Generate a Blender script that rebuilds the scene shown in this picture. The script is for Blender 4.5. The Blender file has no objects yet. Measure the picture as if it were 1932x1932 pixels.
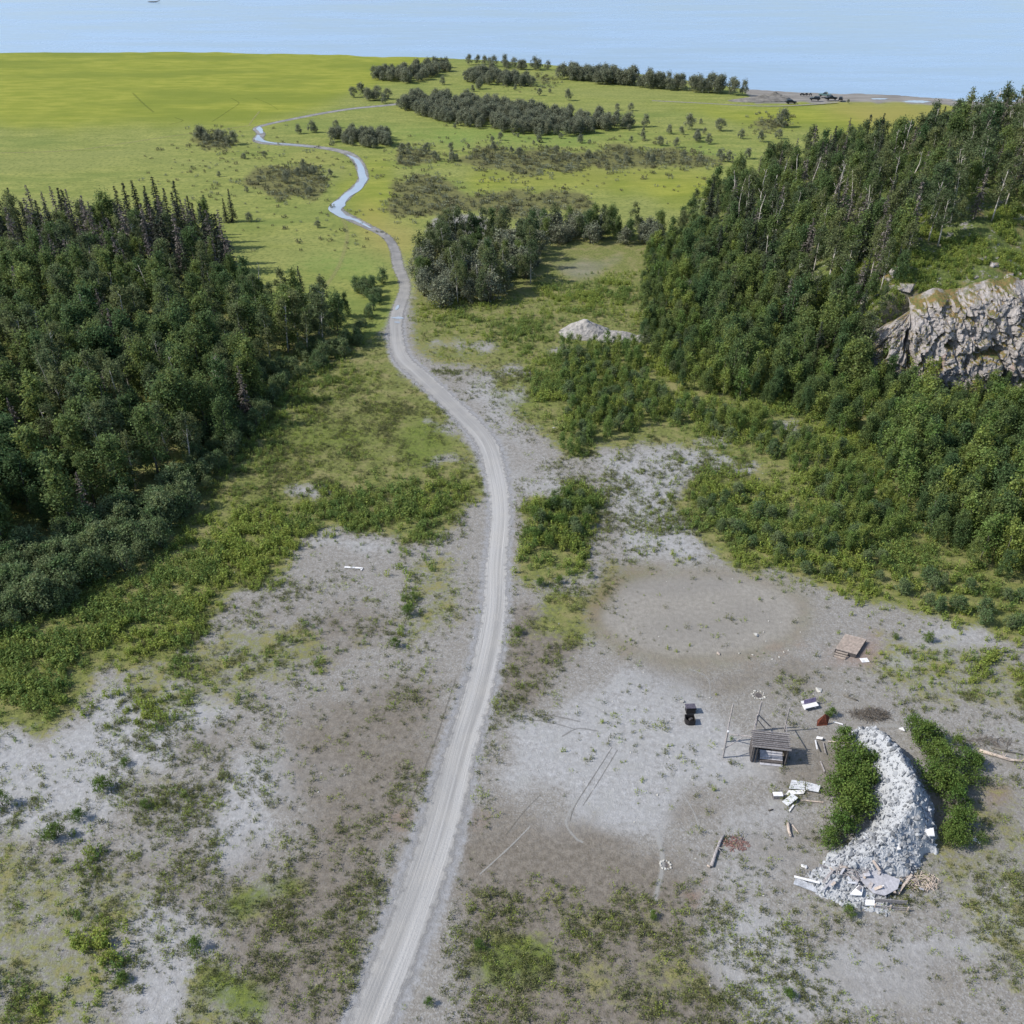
import bpy, math, random
import numpy as np
from mathutils import Vector, Matrix, Euler
R = math.radians
rng = np.random.default_rng(7)
random.seed(7)
scn = bpy.context.scene
C = scn.collection

# ------------------------------------------------------------ camera, sky, sun, exposure
H = 75.0; PITCH = R(34); F = 1714.0; CX = 966.0
cam = bpy.data.cameras.new("camera"); cam.sensor_width = 36; cam.lens = 36 * F / 1932
cam.clip_start = 1; cam.clip_end = 40000
camo = bpy.data.objects.new("camera", cam); C.objects.link(camo)
camo.location = (0, 0, H); camo.rotation_euler = (R(90) - PITCH, 0, 0); scn.camera = camo

SUN_EL = R(44); LIGHT_DIR = R(6)          # light travels along +X, a little away from the camera
w = bpy.data.worlds.new("World"); scn.world = w; w.use_nodes = True
nt = w.node_tree; bg = nt.nodes['Background']; sky = nt.nodes.new('ShaderNodeTexSky')
sky.sky_type = 'NISHITA'; sky.sun_disc = False; sky.sun_elevation = SUN_EL
sky.sun_rotation = R(-90) - LIGHT_DIR
sky.air_density = 1.0; sky.dust_density = 1.0; sky.ozone_density = 1.0
nt.links.new(sky.outputs[0], bg.inputs[0]); bg.inputs[1].default_value = 0.145
sl = bpy.data.lights.new("sun", 'SUN'); sl.energy = 4.2; sl.angle = R(0.5); sl.color = (1, .94, .84)
so = bpy.data.objects.new("sun", sl); C.objects.link(so)
ld = Vector((math.cos(LIGHT_DIR) * math.cos(SUN_EL), math.sin(LIGHT_DIR) * math.cos(SUN_EL), -math.sin(SUN_EL)))
so.rotation_euler = ld.to_track_quat('-Z', 'Y').to_euler()
scn.view_settings.view_transform = 'Standard'; scn.view_settings.look = 'None'
scn.view_settings.exposure = 0.22; scn.view_settings.gamma = 1
scn.view_settings.use_curve_mapping = False
try:
    scn.cycles.max_bounces = 5; scn.cycles.transparent_max_bounces = 6
except Exception: pass

# ------------------------------------------------------------ pixel <-> world (1932-wide frame)
cp, sp = math.cos(PITCH), math.sin(PITCH)
def at(x, y, z=0.0):
    a = (x - CX) / F; b = (CX - y) / F
    dx, dy, dz = a, cp + sp * b, -sp + cp * b
    t = (z - H) / dz
    return Vector((dx * t, dy * t, z))
def src(x, y, z=0.0): return at(x * .82599, y * .82599, z)
def proj(X, Y, Z=0.0):
    X = np.asarray(X, float); Y = np.asarray(Y, float)
    dz = Z - H
    dep = Y * cp - dz * sp; up = Y * sp + dz * cp
    dep = np.maximum(dep, 1e-3)
    return CX + F * X / dep, CX - F * up / dep, dep

# ------------------------------------------------------------ noise
def _h(i, j, s):
    i = i.astype(np.int64); j = j.astype(np.int64)
    n = (i * 374761393 + j * 668265263 + s * 1274126177) & 0x7fffffff
    n = ((n ^ (n >> 13)) * 1274126177) & 0x7fffffff
    return ((n ^ (n >> 16)) & 0xffff) / 65535.0
def vn(x, y, s=0):
    x = np.asarray(x, float); y = np.asarray(y, float)
    i = np.floor(x); j = np.floor(y); u = x - i; v = y - j
    u = u * u * (3 - 2 * u); v = v * v * (3 - 2 * v)
    a = _h(i, j, s); b = _h(i + 1, j, s); c = _h(i, j + 1, s); d = _h(i + 1, j + 1, s)
    return (a * (1 - u) + b * u) * (1 - v) + (c * (1 - u) + d * u) * v
def fbm(x, y, s=0, o=4):
    t = 0; a = .5; n = 0
    for k in range(o):
        t = t + a * vn(x * 2 ** k, y * 2 ** k, s + k * 17); n += a; a *= .5
    return t / n
def sst(a, b, x): 
    t = np.clip((x - a) / (b - a), 0, 1); return t * t * (3 - 2 * t)

# ------------------------------------------------------------ tagging and mesh helpers
def tag(o, label=None, cat=None, group=None, kind=None):
    if label: o['label'] = label
    if cat: o['category'] = cat
    if group: o['group'] = group
    if kind: o['kind'] = kind
    return o
def link(name, me, mat=None, parent=None):
    o = bpy.data.objects.new(name, me); C.objects.link(o)
    if mat and me is not None and len(me.materials) == 0: me.materials.append(mat)
    if parent: o.parent = parent
    return o
def empty(name, loc, rz=0, label=None, cat=None, group=None):
    o = bpy.data.objects.new(name, None); C.objects.link(o); o.empty_display_size = .3
    o.location = loc; o.rotation_euler = (0, 0, rz); return tag(o, label, cat, group)
def np_mesh(name, V, Fq, n, smooth=False):
    me = bpy.data.meshes.new(name); V = np.asarray(V, np.float32); Fq = np.asarray(Fq, np.int32)
    nf = len(Fq)
    me.vertices.add(len(V)); me.vertices.foreach_set('co', V.ravel())
    me.loops.add(nf * n); me.loops.foreach_set('vertex_index', Fq.ravel())
    me.polygons.add(nf); me.polygons.foreach_set('loop_start', np.arange(0, nf * n, n, dtype=np.int32))
    try: me.polygons.foreach_set('loop_total', np.full(nf, n, np.int32))
    except Exception: pass
    me.update(calc_edges=True)
    me.polygons.foreach_set('use_smooth', np.full(nf, smooth))
    return me
class MB:
    def __init__(s): s.v = []; s.f = []
    def add(s, vs, fs):
        b = len(s.v); s.v += [tuple(v) for v in vs]; s.f += [tuple(b + i for i in f) for f in fs]; return s
    def box(s, c, d, rot=(0, 0, 0)):
        M = Euler(rot).to_matrix(); c = Vector(c)
        vs = [c + M @ Vector((x * d[0] / 2, y * d[1] / 2, z * d[2] / 2)) for x in (-1, 1) for y in (-1, 1) for z in (-1, 1)]
        return s.add(vs, [(0, 1, 3, 2), (4, 6, 7, 5), (0, 4, 5, 1), (2, 3, 7, 6), (0, 2, 6, 4), (1, 5, 7, 3)])
    def beam(s, a, b, wd, th=None):
        a = Vector(a); b = Vector(b); th = th or wd; d = (b - a); L = d.length
        q = d.to_track_quat('Z', 'Y'); M = q.to_matrix(); c = (a + b) / 2
        vs = [c + M @ Vector((x * wd / 2, y * th / 2, z * L / 2)) for x in (-1, 1) for y in (-1, 1) for z in (-1, 1)]
        return s.add(vs, [(0, 1, 3, 2), (4, 6, 7, 5), (0, 4, 5, 1), (2, 3, 7, 6), (0, 2, 6, 4), (1, 5, 7, 3)])
    def tube(s, pts, rs, n=7, cap=True):
        b = len(s.v); m = len(pts); pts = [Vector(p) for p in pts]
        for i, p in enumerate(pts):
            d = (pts[min(i + 1, m - 1)] - pts[max(i - 1, 0)]); M = d.to_track_quat('Z', 'Y').to_matrix()
            for k in range(n):
                a = 2 * math.pi * k / n; s.v.append(tuple(p + M @ Vector((math.cos(a) * rs[i], math.sin(a) * rs[i], 0))))
        for i in range(m - 1):
            for k in range(n):
                s.f.append((b + i * n + k, b + i * n + (k + 1) % n, b + (i + 1) * n + (k + 1) % n, b + (i + 1) * n + k))
        if cap:
            s.f.append(tuple(b + k for k in reversed(range(n)))); s.f.append(tuple(b + (m - 1) * n + k for k in range(n)))
        return s
    def mesh(s, name, smooth=False):
        me = bpy.data.meshes.new(name); me.from_pydata(s.v, [], s.f); me.update()
        if smooth: me.polygons.foreach_set('use_smooth', [True] * len(me.polygons))
        return me
    def build(s, name, mat, parent=None, smooth=False, bevel=0):
        o = link(name, s.mesh(name, smooth), mat, parent)
        if bevel:
            m = o.modifiers.new('bevel', 'BEVEL'); m.width = bevel; m.segments = 2
        return o

# ------------------------------------------------------------ materials
class NT:
    def __init__(s, name):
        s.m = bpy.data.materials.new(name); s.m.use_nodes = True; s.t = s.m.node_tree
        s.b = s.t.nodes['Principled BSDF']; s.b.inputs['Roughness'].default_value = .9
        s.b.inputs['Specular IOR Level'].default_value = .2
        s.out = s.t.nodes['Material Output']
    def n(s, ty, **k):
        x = s.t.nodes.new(ty)
        for a, v in k.items(): setattr(x, a, v)
        return x
    def l(s, a, b): s.t.links.new(a, b)
    def val(s, i, v):
        if isinstance(v, bpy.types.NodeSocket): s.l(v, i)
        else: i.default_value = v
    def coord(s, kind='Object', scale=(1, 1, 1)):
        if not hasattr(s, 'tc'): s.tc = s.n('ShaderNodeTexCoord')
        mp = s.n('ShaderNodeMapping'); s.l(s.tc.outputs[kind], mp.inputs[0]); mp.inputs['Scale'].default_value = scale
        return mp.outputs[0]
    def noise(s, vec, scale, detail=4, rough=.55):
        x = s.n('ShaderNodeTexNoise'); s.l(vec, x.inputs['Vector'])
        x.inputs['Scale'].default_value = scale; x.inputs['Detail'].default_value = detail; x.inputs['Roughness'].default_value = rough
        return x.outputs[0]
    def voro(s, vec, scale, feature='F1', out='Distance'):
        x = s.n('ShaderNodeTexVoronoi', feature=feature); s.l(vec, x.inputs['Vector']); x.inputs['Scale'].default_value = scale
        return x.outputs[out]
    def math(s, op, a, b=0.0, c=None):
        x = s.n('ShaderNodeMath', operation=op); s.val(x.inputs[0], a); s.val(x.inputs[1], b)
        if c is not None: s.val(x.inputs[2], c)
        return x.outputs[0]
    def rng(s, v, a, b, lo=0., hi=1.):
        x = s.n('ShaderNodeMapRange'); x.interpolation_type = 'SMOOTHSTEP'; s.val(x.inputs[0], v)
        x.inputs[1].default_value = a; x.inputs[2].default_value = b; x.inputs[3].default_value = lo; x.inputs[4].default_value = hi
        return x.outputs[0]
    def mix(s, f, a, b, blend='MIX'):
        x = s.n('ShaderNodeMix', data_type='RGBA', blend_type=blend); s.val(x.inputs[0], f)
        for i, v in ((6, a), (7, b)):
            if isinstance(v, bpy.types.NodeSocket): s.l(v, x.inputs[i])
            else: x.inputs[i].default_value = (*v, 1)
        return x.outputs[2]
    def bump(s, h, st=.5, d=.1):
        x = s.n('ShaderNodeBump'); x.inputs['Strength'].default_value = st; x.inputs['Distance'].default_value = d
        s.l(h, x.inputs['Height']); s.l(x.outputs[0], s.b.inputs['Normal'])
    def col(s, c): s.val(s.b.inputs['Base Color'], c if isinstance(c, bpy.types.NodeSocket) else (*c, 1))

def simple(name, c, rough=.85, var=.35, scale=3., metal=0., spec=.25, stretch=(1, 1, 1)):
    t = NT(name); v = t.coord('Object', stretch)
    n = t.noise(v, scale, 5, .65); n2 = t.noise(v, scale * 9, 3)
    dk = tuple(x * (1 - var) for x in c); lt = tuple(min(.95, x * (1 + var * .6)) for x in c)
    cc = t.mix(t.rng(n, .3, .7), dk, lt); cc = t.mix(t.math('MULTIPLY', t.rng(n2, .45, .75), .4), cc, tuple(x * .5 for x in c))
    t.col(cc); t.b.inputs['Roughness'].default_value = rough; t.b.inputs['Metallic'].default_value = metal
    t.b.inputs['Specular IOR Level'].default_value = spec; t.bump(n2, .3, .02)
    return t.m

def leaf_mat(name, c1, c2, trans=.35, c3=None):
    t = NT(name); oi = t.n('ShaderNodeObjectInfo'); geo = t.n('ShaderNodeNewGeometry')
    cc = t.mix(oi.outputs['Random'], c1, c2)
    v = t.coord('Object'); n = t.noise(v, .9, 2)
    cc = t.mix(t.rng(n, .35, .65, 0, .6), cc, c3 or tuple(a * .5 + b * .5 for a, b in zip(c1, c2)))
    rp = geo.outputs['Random Per Island']
    hs = t.n('ShaderNodeHueSaturation'); t.l(cc, hs.inputs['Color']); t.l(t.rng(rp, 0, 1, .62, 1.45), hs.inputs['Value'])
    t.l(t.math('ADD', t.math('MULTIPLY', rp, .03), .485), hs.inputs['Hue'])
    t.l(hs.outputs[0], t.b.inputs['Base Color']); t.b.inputs['Roughness'].default_value = .7
    t.b.inputs['Specular IOR Level'].default_value = .12
    tr = t.n('ShaderNodeBsdfTranslucent'); t.l(hs.outputs[0], tr.inputs[0]); ms = t.n('ShaderNodeMixShader')
    ms.inputs[0].default_value = trans; t.l(t.b.outputs[0], ms.inputs[1]); t.l(tr.outputs[0], ms.inputs[2]); t.l(ms.outputs[0], t.out.inputs[0])
    return t.m

M = {}
M['poplar'] = leaf_mat('poplar_leaf', (.075, .135, .055), (.23, .275, .078), .5, (.13, .19, .09))
M['birch'] = leaf_mat('birch_leaf', (.095, .14, .066), (.21, .235, .095), .5, (.14, .17, .095))
M['sapling'] = leaf_mat('sapling_leaf', (.14, .23, .065), (.30, .34, .08), .5, (.18, .24, .09))
M['willow'] = leaf_mat('willow_leaf', (.185, .21, .14), (.245, .26, .165), .35, (.16, .17, .14))
M['thicket'] = leaf_mat('thicket_leaf', (.105, .18, .065), (.20, .25, .11), .45, (.17, .205, .125))
M['weed'] = leaf_mat('weed_leaf', (.24, .32, .065), (.34, .38, .085), .5, (.26, .30, .10))
M['weed2'] = leaf_mat('weed_dull', (.12, .14, .06), (.17, .18, .075), .3, (.15, .14, .085))
M['bush'] = leaf_mat('bush_leaf', (.085, .15, .035), (.15, .21, .05), .4, (.095, .14, .045))
M['spruce'] = leaf_mat('spruce_needle', (.036, .052, .034), (.062, .072, .05), .1)
M['deadspruce'] = leaf_mat('dead_needle', (.12, .108, .10), (.165, .145, .135), .1)
M['scrub'] = leaf_mat('scrub_leaf', (.115, .13, .065), (.155, .145, .085), .25)
M['twig'] = simple('dry_twig', (.14, .12, .10), .95)
M['bark'] = simple('grey_bark', (.17, .16, .14), .9, .4, 4)
M['white_bark'] = simple('white_bark', (.52, .49, .44), .8, .35, 2.5)
M['dark_bark'] = simple('dark_bark', (.09, .075, .065), .95)
M['wood'] = simple('weathered_wood', (.36, .335, .335), .9, .4, 6, stretch=(1, 1, 1))
M['dark_wood'] = simple('dark_wood', (.11, .10, .10), .9, .4, 6)
M['pale_wood'] = simple('pale_wood', (.52, .44, .38), .9, .35, 6)
M['deck'] = simple('deck_board', (.55, .47, .42), .85, .3, 3)
M['white'] = simple('white_paint', (.78, .78, .80), .7, .2, 5)
M['purple'] = simple('purple_paint', (.24, .20, .33), .7, .25, 5)
M['char'] = simple('charred_metal', (.028, .025, .026), .6, .5, 5)
M['charlid'] = simple('dusty_metal_lid', (.11, .10, .13), .55, .4, 5)
M['rust'] = simple('rusty_metal', (.17, .055, .035), .8, .5, 4)
M['panel'] = simple('pale_metal_panel', (.62, .64, .68), .5, .2, 2)
M['stone'] = simple('pale_stone', (.50, .49, .46), .9, .35, 5)
M['rubble'] = simple('grey_rubble', (.43, .45, .49), .95, .42, 2.5)
M['redwood'] = simple('red_wood_chip', (.29, .16, .14), .9, .5, 9)
M['rubber'] = simple('tyre_rubber', (.03, .03, .03), .8)
M['concrete'] = simple('concrete_panel', (.42, .42, .46), .85, .25, 3)
t = NT('car_paint_dark'); t.col((.012, .012, .018)); t.b.inputs['Roughness'].default_value = .3; t.b.inputs['Specular IOR Level'].default_value = .5; M['car'] = t.m
t = NT('car_paint_green'); t.col((.10, .17, .17)); t.b.inputs['Roughness'].default_value = .35; M['car2'] = t.m
t = NT('car_glass'); t.col((.01, .012, .015)); t.b.inputs['Roughness'].default_value = .08; t.b.inputs['Specular IOR Level'].default_value = .6; M['glass'] = t.m

# ------------------------------------------------------------ terrain height of the hill
def hill(X, Y):
    X = np.asarray(X, float); Y = np.asarray(Y, float)
    xw = np.interp(Y, [140, 152, 190, 240, 280, 330], [60, 60, 48, 42, 56, 88])
    slope = np.interp(Y, [150, 165, 195, 240], [1.9, 1.0, .46, .33])
    hw = (X - xw) * slope
    yf = 152.4 + 2.5 * (vn(X / 9, X * 0 + 3, 5) - .5) * 2
    hs = np.where(Y < yf + 7, (Y - yf) * 2.3, 16.1 + (Y - yf - 7) * .36)
    hs = np.minimum(hs, 15.3 + np.maximum(0, Y - yf - 6.5) * .36)
    hn = (300 - Y) * .45
    cap = 23.5 + 4 * fbm(X / 40, Y / 40, 9, 2) + np.maximum(0, X - 120) * .08
    h = np.minimum(np.minimum(hw, hs), np.minimum(hn, cap))
    return h + np.where(h > 0, (fbm(X / 7, Y / 7, 11, 3) - .5) * 2.0 * np.clip(h / 6, 0, 1), 0)
def gz(X, Y):
    return float(max(0.0, hill(np.array([X]), np.array([Y]))[0]))

# ------------------------------------------------------------ painted cover maps (on the ground, via the 1932 frame)
GX0, GX1, GY0, GY1, GS = -900, 2832, 60, 2500, 4
gw = int((GX1 - GX0) / GS) + 1; gh = int((GY1 - GY0) / GS) + 1
gx, gy = np.meshgrid(GX0 + np.arange(gw) * GS, GY0 + np.arange(gh) * GS)
wsc = .25 + gy / 1400.0                       # warps grow towards the camera
wx = gx + (fbm(gx / (60 * wsc), gy / (34 * wsc), 21, 4) - .5) * 150 * wsc
wy = gy + (fbm(gx / (60 * wsc), gy / (34 * wsc), 22, 4) - .5) * 90 * wsc
CH = {}
def inpoly(px, py, poly):
    r = np.zeros(px.shape, bool); n = len(poly)
    for i in range(n):
        x1, y1 = poly[i]; x2, y2 = poly[(i + 1) % n]
        if y1 == y2: continue
        c = ((y1 > py) != (y2 > py)) & (px < (x2 - x1) * (py - y1) / (y2 - y1) + x1); r ^= c
    return r
def blur(a, k):
    for ax in (0, 1):
        for _ in range(2):
            p = np.pad(a, [(k + 1, k) if i == ax else (0, 0) for i in (0, 1)], mode='edge'); c = np.cumsum(p, ax)
            a = (np.take(c, range(2 * k + 1, c.shape[ax]), ax) - np.take(c, range(0, c.shape[ax] - 2 * k - 1), ax)) / (2 * k + 1)
    return a
def paint(ch, v, poly, k=2, op='max', warp=1):
    if ch not in CH: CH[ch] = np.zeros(gx.shape)
    X = gx + (wx - gx) * warp; Y = gy + (wy - gy) * warp
    m = blur(inpoly(X, Y, poly).astype(float), k)
    CH[ch] = CH[ch] * (1 - m) + v * m if op == 'set' else np.maximum(CH[ch], m * v)
def ell(cx, cy, rx, ry, n=20, rot=0):
    a = np.arange(n) * 2 * math.pi / n; c, s = math.cos(R(rot)), math.sin(R(rot))
    return [(cx + c * rx * math.cos(t) - s * ry * math.sin(t), cy + s * rx * math.cos(t) + c * ry * math.sin(t)) for t in a]
def samp(ch, X, Y):
    dx, dy, dep = proj(X, Y)
    u = np.clip((dx - GX0) / GS, 0, gw - 1.001); v = np.clip((dy - GY0) / GS, 0, gh - 1.001)
    i = u.astype(int); j = v.astype(int); u = u - i; v = v - j; a = CH[ch]
    return (a[j, i] * (1 - u) + a[j, i + 1] * u) * (1 - v) + (a[j + 1, i] * (1 - u) + a[j + 1, i + 1] * u) * v

# meadow (far)
paint('meadow', 1, [(-900, 60), (2832, 60), (2832, 330), (1500, 420), (1260, 460), (1010, 440), (800, 400), (790, 480), (760, 580), (700, 640), (300, 560), (-900, 560)], 3)
paint('yellow', 1, [(-900, 60), (850, 60), (830, 112), (700, 160), (600, 205), (480, 238), (300, 240), (-900, 235)], 5)
paint('yellow', .75, [(1200, 190), (1500, 195), (1900, 190), (1900, 230), (1620, 260), (1400, 235)], 3)
paint('yellow', .7, [(850, 310), (1370, 320), (1330, 400), (1150, 365), (900, 360)], 4)
paint('yellow', .6, ell(700, 360, 60, 70), 4)
paint('ochre', 1, [(1560, 195), (1800, 192), (1780, 225), (1650, 240), (1570, 215)], 3)
paint('ochre', .8, ell(720, 430, 70, 25, rot=30), 3)
paint('ochre', .35, ell(1100, 330, 240, 14), 3)
paint('ochre', .5, ell(600, 300, 60, 8, rot=10), 2)
# dark low scrub
for p in (ell(550, 345, 90, 32), ell(930, 385, 210, 24), ell(795, 358, 75, 20), ell(1100, 300, 270, 20), ell(790, 300, 60, 18), ell(1455, 234, 50, 8),
          ell(400, 265, 40, 14), ell(1000, 155, 60, 10)):
    paint('scrub', 1, p, 2)
for p in (ell(480, 330, 200, 60), ell(600, 430, 160, 60), ell(1000, 320, 350, 60)): paint('scrub', .10, p, 6)
# green cover near and middle
paint('green', .95, [(330, 560), (690, 600), (740, 650), (760, 720), (860, 790), (900, 850), (905, 960), (880, 1010), (760, 1040), (740, 1010), (640, 1000), (560, 1020), (550, 1080), (480, 1095), (380, 1190), (330, 1260), (200, 1300), (120, 1390), (-900, 1420), (-900, 560)], 4)
paint('green', .95, [(760, 440), (1240, 440), (1300, 560), (1800, 700), (2832, 700), (2832, 1230), (1932, 1215), (1800, 1180), (1600, 1120), (1420, 1070), (1330, 1000), (1260, 930), (1440, 880), (1200, 830), (1100, 870), (1000, 780), (930, 700), (790, 690), (770, 600)], 4)
paint('green', .85, [(985, 980), (1060, 900), (1120, 930), (1130, 1000), (1090, 1060), (1060, 1110), (1000, 1120)], 3)
paint('green', .5, [(740, 1050), (900, 1030), (905, 1130), (850, 1200), (800, 1250), (730, 1260), (700, 1200)], 5)
paint('green', .75, [(1010, 1130), (1130, 1080), (1240, 1050), (1230, 1080), (1120, 1120), (1110, 1190), (1210, 1230), (1150, 1230), (1000, 1190)], 4)
paint('green', .55, [(360, 1190), (560, 1160), (630, 1230), (560, 1260), (480, 1340), (380, 1360), (200, 1330)], 5)
paint('green', .5, [(-900, 1560), (60, 1560), (150, 1640), (270, 1660), (280, 1740), (200, 1780), (180, 1932), (150, 2500), (-900, 2500)], 6)
paint('green', .55, [(340, 1790), (480, 1820), (490, 1870), (440, 1932), (400, 2100), (330, 1932)], 4)
paint('green', .55, ell(490, 1670, 90, 40), 5)
paint('green', .5, ell(980, 1830, 150, 70), 8)
paint('green', .45, ell(1200, 1860, 150, 80), 8)
paint('green', .35, ell(1150, 1740, 150, 60), 8)
paint('green', .5, [(1640, 1180), (1932, 1230), (2500, 1300), (2500, 1420), (1932, 1350), (1750, 1340), (1640, 1270)], 5)
paint('green', .45, [(1780, 1470), (1932, 1500), (2500, 1500), (2500, 1900), (1932, 1900), (1760, 1720), (1600, 1760), (1500, 1720), (1650, 1640), (1780, 1600)], 8)
paint('green', .5, ell(320, 1480, 90, 30), 5)
paint('bright', 1, ell(980, 1840, 90, 40), 5); paint('bright', 1, ell(490, 1668, 60, 24), 4); paint('bright', .9, ell(430, 1865, 60, 45), 4)
paint('bright', .7, ell(620, 830, 110, 40), 6); paint('bright', .9, ell(800, 830, 60, 40), 5); paint('bright', .8, ell(1080, 720, 90, 22), 5); paint('bright', .7, ell(1010, 760, 60, 14), 3)
paint('bright', .8, ell(470, 1672, 50, 14), 4); paint('bright', .8, [(700, 240), (1200, 245), (1240, 265), (900, 275), (720, 262)], 4); paint('bright', .6, ell(1300, 290, 150, 14), 3)
paint('bright', .6, ell(630, 500, 120, 30), 5)
# straw / tan
paint('tan', 1, ell(660, 770, 120, 50), 8); paint('tan', .6, ell(420, 890, 60, 25), 5); paint('tan', .5, ell(880, 700, 90, 40), 6)
paint('tan', .9, ell(1320, 1160, 250, 85), 8); paint('tan', .5, ell(1550, 1290, 220, 40), 8); paint('tan', .4, [(750, 440), (860, 440), (830, 500), (790, 490)], 4)
paint('tan', .5, ell(1590, 880, 60, 90), 6); paint('tan', .4, ell(1850, 1500, 100, 60), 6)
# brown mossy dirt
paint('brown', .75, [(560, 1300), (860, 1290), (830, 1420), (780, 1560), (740, 1700), (640, 1932), (540, 2200), (400, 1760), (600, 1560), (520, 1480)], 8)
paint('brown', .85, [(860, 1560), (1000, 1500), (1200, 1590), (1350, 1590), (1360, 1700), (1300, 1800), (1400, 1932), (1300, 2300), (850, 2300), (840, 1932), (850, 1750)], 9)
paint('brown', .8, [(980, 1130), (1100, 1150), (1100, 1220), (1000, 1330), (930, 1350), (950, 1200)], 5)
paint('brown', .6, [(1120, 1230), (1500, 1240), (1640, 1270), (1500, 1320), (1360, 1290), (1180, 1260)], 5)
paint('brown', .5, [(120, 1600), (420, 1560), (560, 1560), (500, 1700), (400, 1800), (200, 1700)], 9)
paint('brown', .6, ell(1560, 1440, 130, 70), 7); paint('brown', .55, ell(1500, 1600, 90, 60), 7); paint('brown', .6, ell(1830, 1560, 120, 90), 9)
paint('brown', .5, ell(1350, 1530, 70, 40), 5); paint('brown', .6, ell(400, 1400, 120, 40), 7); paint('brown', .6, ell(620, 1200, 110, 60), 7)
paint('brown', .4, ell(1700, 1850, 200, 60), 8); paint('brown', .35, ell(500, 1150, 120, 50), 6)
for p in (ell(585, 930, 60, 15), ell(340, 938, 26, 15), ell(650, 1030, 95, 15), ell(1350, 826, 60, 9), ell(1480, 800, 40, 8), ell(830, 800, 36, 10), ell(1330, 880, 100, 16), ell(1100, 660, 60, 7), ell(930, 750, 70, 16), ell(880, 655, 70, 12), ell(990, 700, 50, 12), ell(860, 870, 50, 9)):
    for c_, v_ in (('green', .12), ('d_weed', .06), ('pale', .85)): paint(c_, v_, p, 2, 'set', .8)
paint('brown', .75, ell(1320, 1160, 205, 86), 2, 'max', .3); paint('green', .0, ell(1320, 1158, 195, 78), 3, 'set', .15); paint('brown', .15, ell(1318, 1156, 186, 72), 3, 'set', .15); paint('pale', .42, ell(1318, 1158, 188, 74), 3, 'set', .15); paint('pale', .2, ell(1330, 1148, 130, 46), 4, 'set', .15); paint('brown', .55, ell(1330, 1145, 120, 40), 4, 'max', .15); paint('brown', .25, ell(1310, 1145, 75, 22), 4, 'set', .15)
paint('red', .9, ell(1330, 1655, 45, 16), 3); paint('red', .7, ell(760, 1540, 40, 22), 4); paint('red', .6, ell(1640, 1225, 60, 25), 4)
paint('red', .6, ell(1870, 1520, 40, 25), 4); paint('red', .5, ell(1190, 1250, 40, 10), 4); paint('red', .45, ell(920, 1570, 40, 18), 4); paint('red', .5, ell(1500, 1225, 90, 14), 4); paint('red', .6, ell(470, 915, 35, 10), 3)
# pale gravel
for p, v in (([( -900, 1400), (130, 1390), (230, 1310), (330, 1290), (480, 1350), (470, 1390), (300, 1440), (220, 1560), (60, 1570), (-900, 1580)], 1.),
             ([(500, 1440), (640, 1420), (650, 1480), (520, 1530), (560, 1560), (480, 1620), (400, 1690), (350, 1690), (400, 1600), (470, 1500)], .9),
             ([(230, 1700), (350, 1680), (400, 1760), (350, 1932), (330, 2400), (180, 2400), (200, 1800)], .85),
             (ell(240, 1625, 45, 24), .8), (ell(460, 1100, 90, 20), .7), (ell(650, 1030, 90, 16), .85), (ell(585, 930, 50, 14), 1.), (ell(340, 935, 22, 14), 1.),
             ([(970, 1360), (1100, 1300), (1230, 1240), (1340, 1260), (1350, 1330), (1510, 1390), (1500, 1470), (1330, 1480), (1320, 1550), (1180, 1580), (1080, 1570), (1060, 1500), (1000, 1460)], .95),
             ([(930, 700), (1020, 700), (1030, 740), (980, 780), (1000, 860), (1060, 880), (1060, 960), (985, 980), (960, 860), (870, 740)], .75),
             ([(1120, 850), (1270, 820), (1410, 815), (1440, 890), (1260, 930), (1330, 1000), (1380, 1070), (1200, 1040), (1150, 960)], .8),
             (ell(1480, 800, 50, 10), .5), (ell(1100, 620, 80, 22), .7), (ell(1080, 500, 90, 22), .45), (ell(830, 800, 40, 12), .8),
             ([(1740, 1180), (1850, 1175), (1932, 1220), (1932, 1240), (1800, 1240), (1700, 1290), (1650, 1250)], .8),
             ([(1340, 1720), (1500, 1700), (1560, 1780), (1800, 1780), (1932, 1640), (2400, 1600), (2400, 1800), (1932, 1800), (1700, 1900), (1500, 1932), (1300, 2200), (1250, 2200), (1300, 1860)], .75),
             ([(1390, 1520), (1480, 1500), (1520, 1600), (1480, 1690), (1380, 1690)], .6), (ell(610, 1880, 50, 60), .6), (ell(1900, 1390, 90, 22), .6), ([(1350, 140), (1500, 165), (1932, 175), (2832, 200), (2832, 215), (1932, 205), (1600, 192), (1400, 198), (1230, 190)], .6)):
    paint('pale', v, p, 4)
paint('mud', 1, [(1390, 150), (1500, 160), (1932, 170), (2832, 190), (2832, 240), (1932, 208), (1740, 192), (1600, 190), (1540, 193), (1420, 194)], 1, warp=.3)
paint('mud', .5, [(1000, 475), (1100, 470), (1180, 485), (1150, 520), (1090, 530), (1020, 500)], 3)
for p, v in ((ell(1320, 1160, 212, 92), .55), ([(1105, 1180), (1110, 1110), (1180, 1075), (1260, 1060), (1250, 1085), (1170, 1110), (1140, 1150), (1150, 1200), (1230, 1230), (1170, 1236)], 1.)): paint('rim', v, p, 3, 'max', .2)
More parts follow.
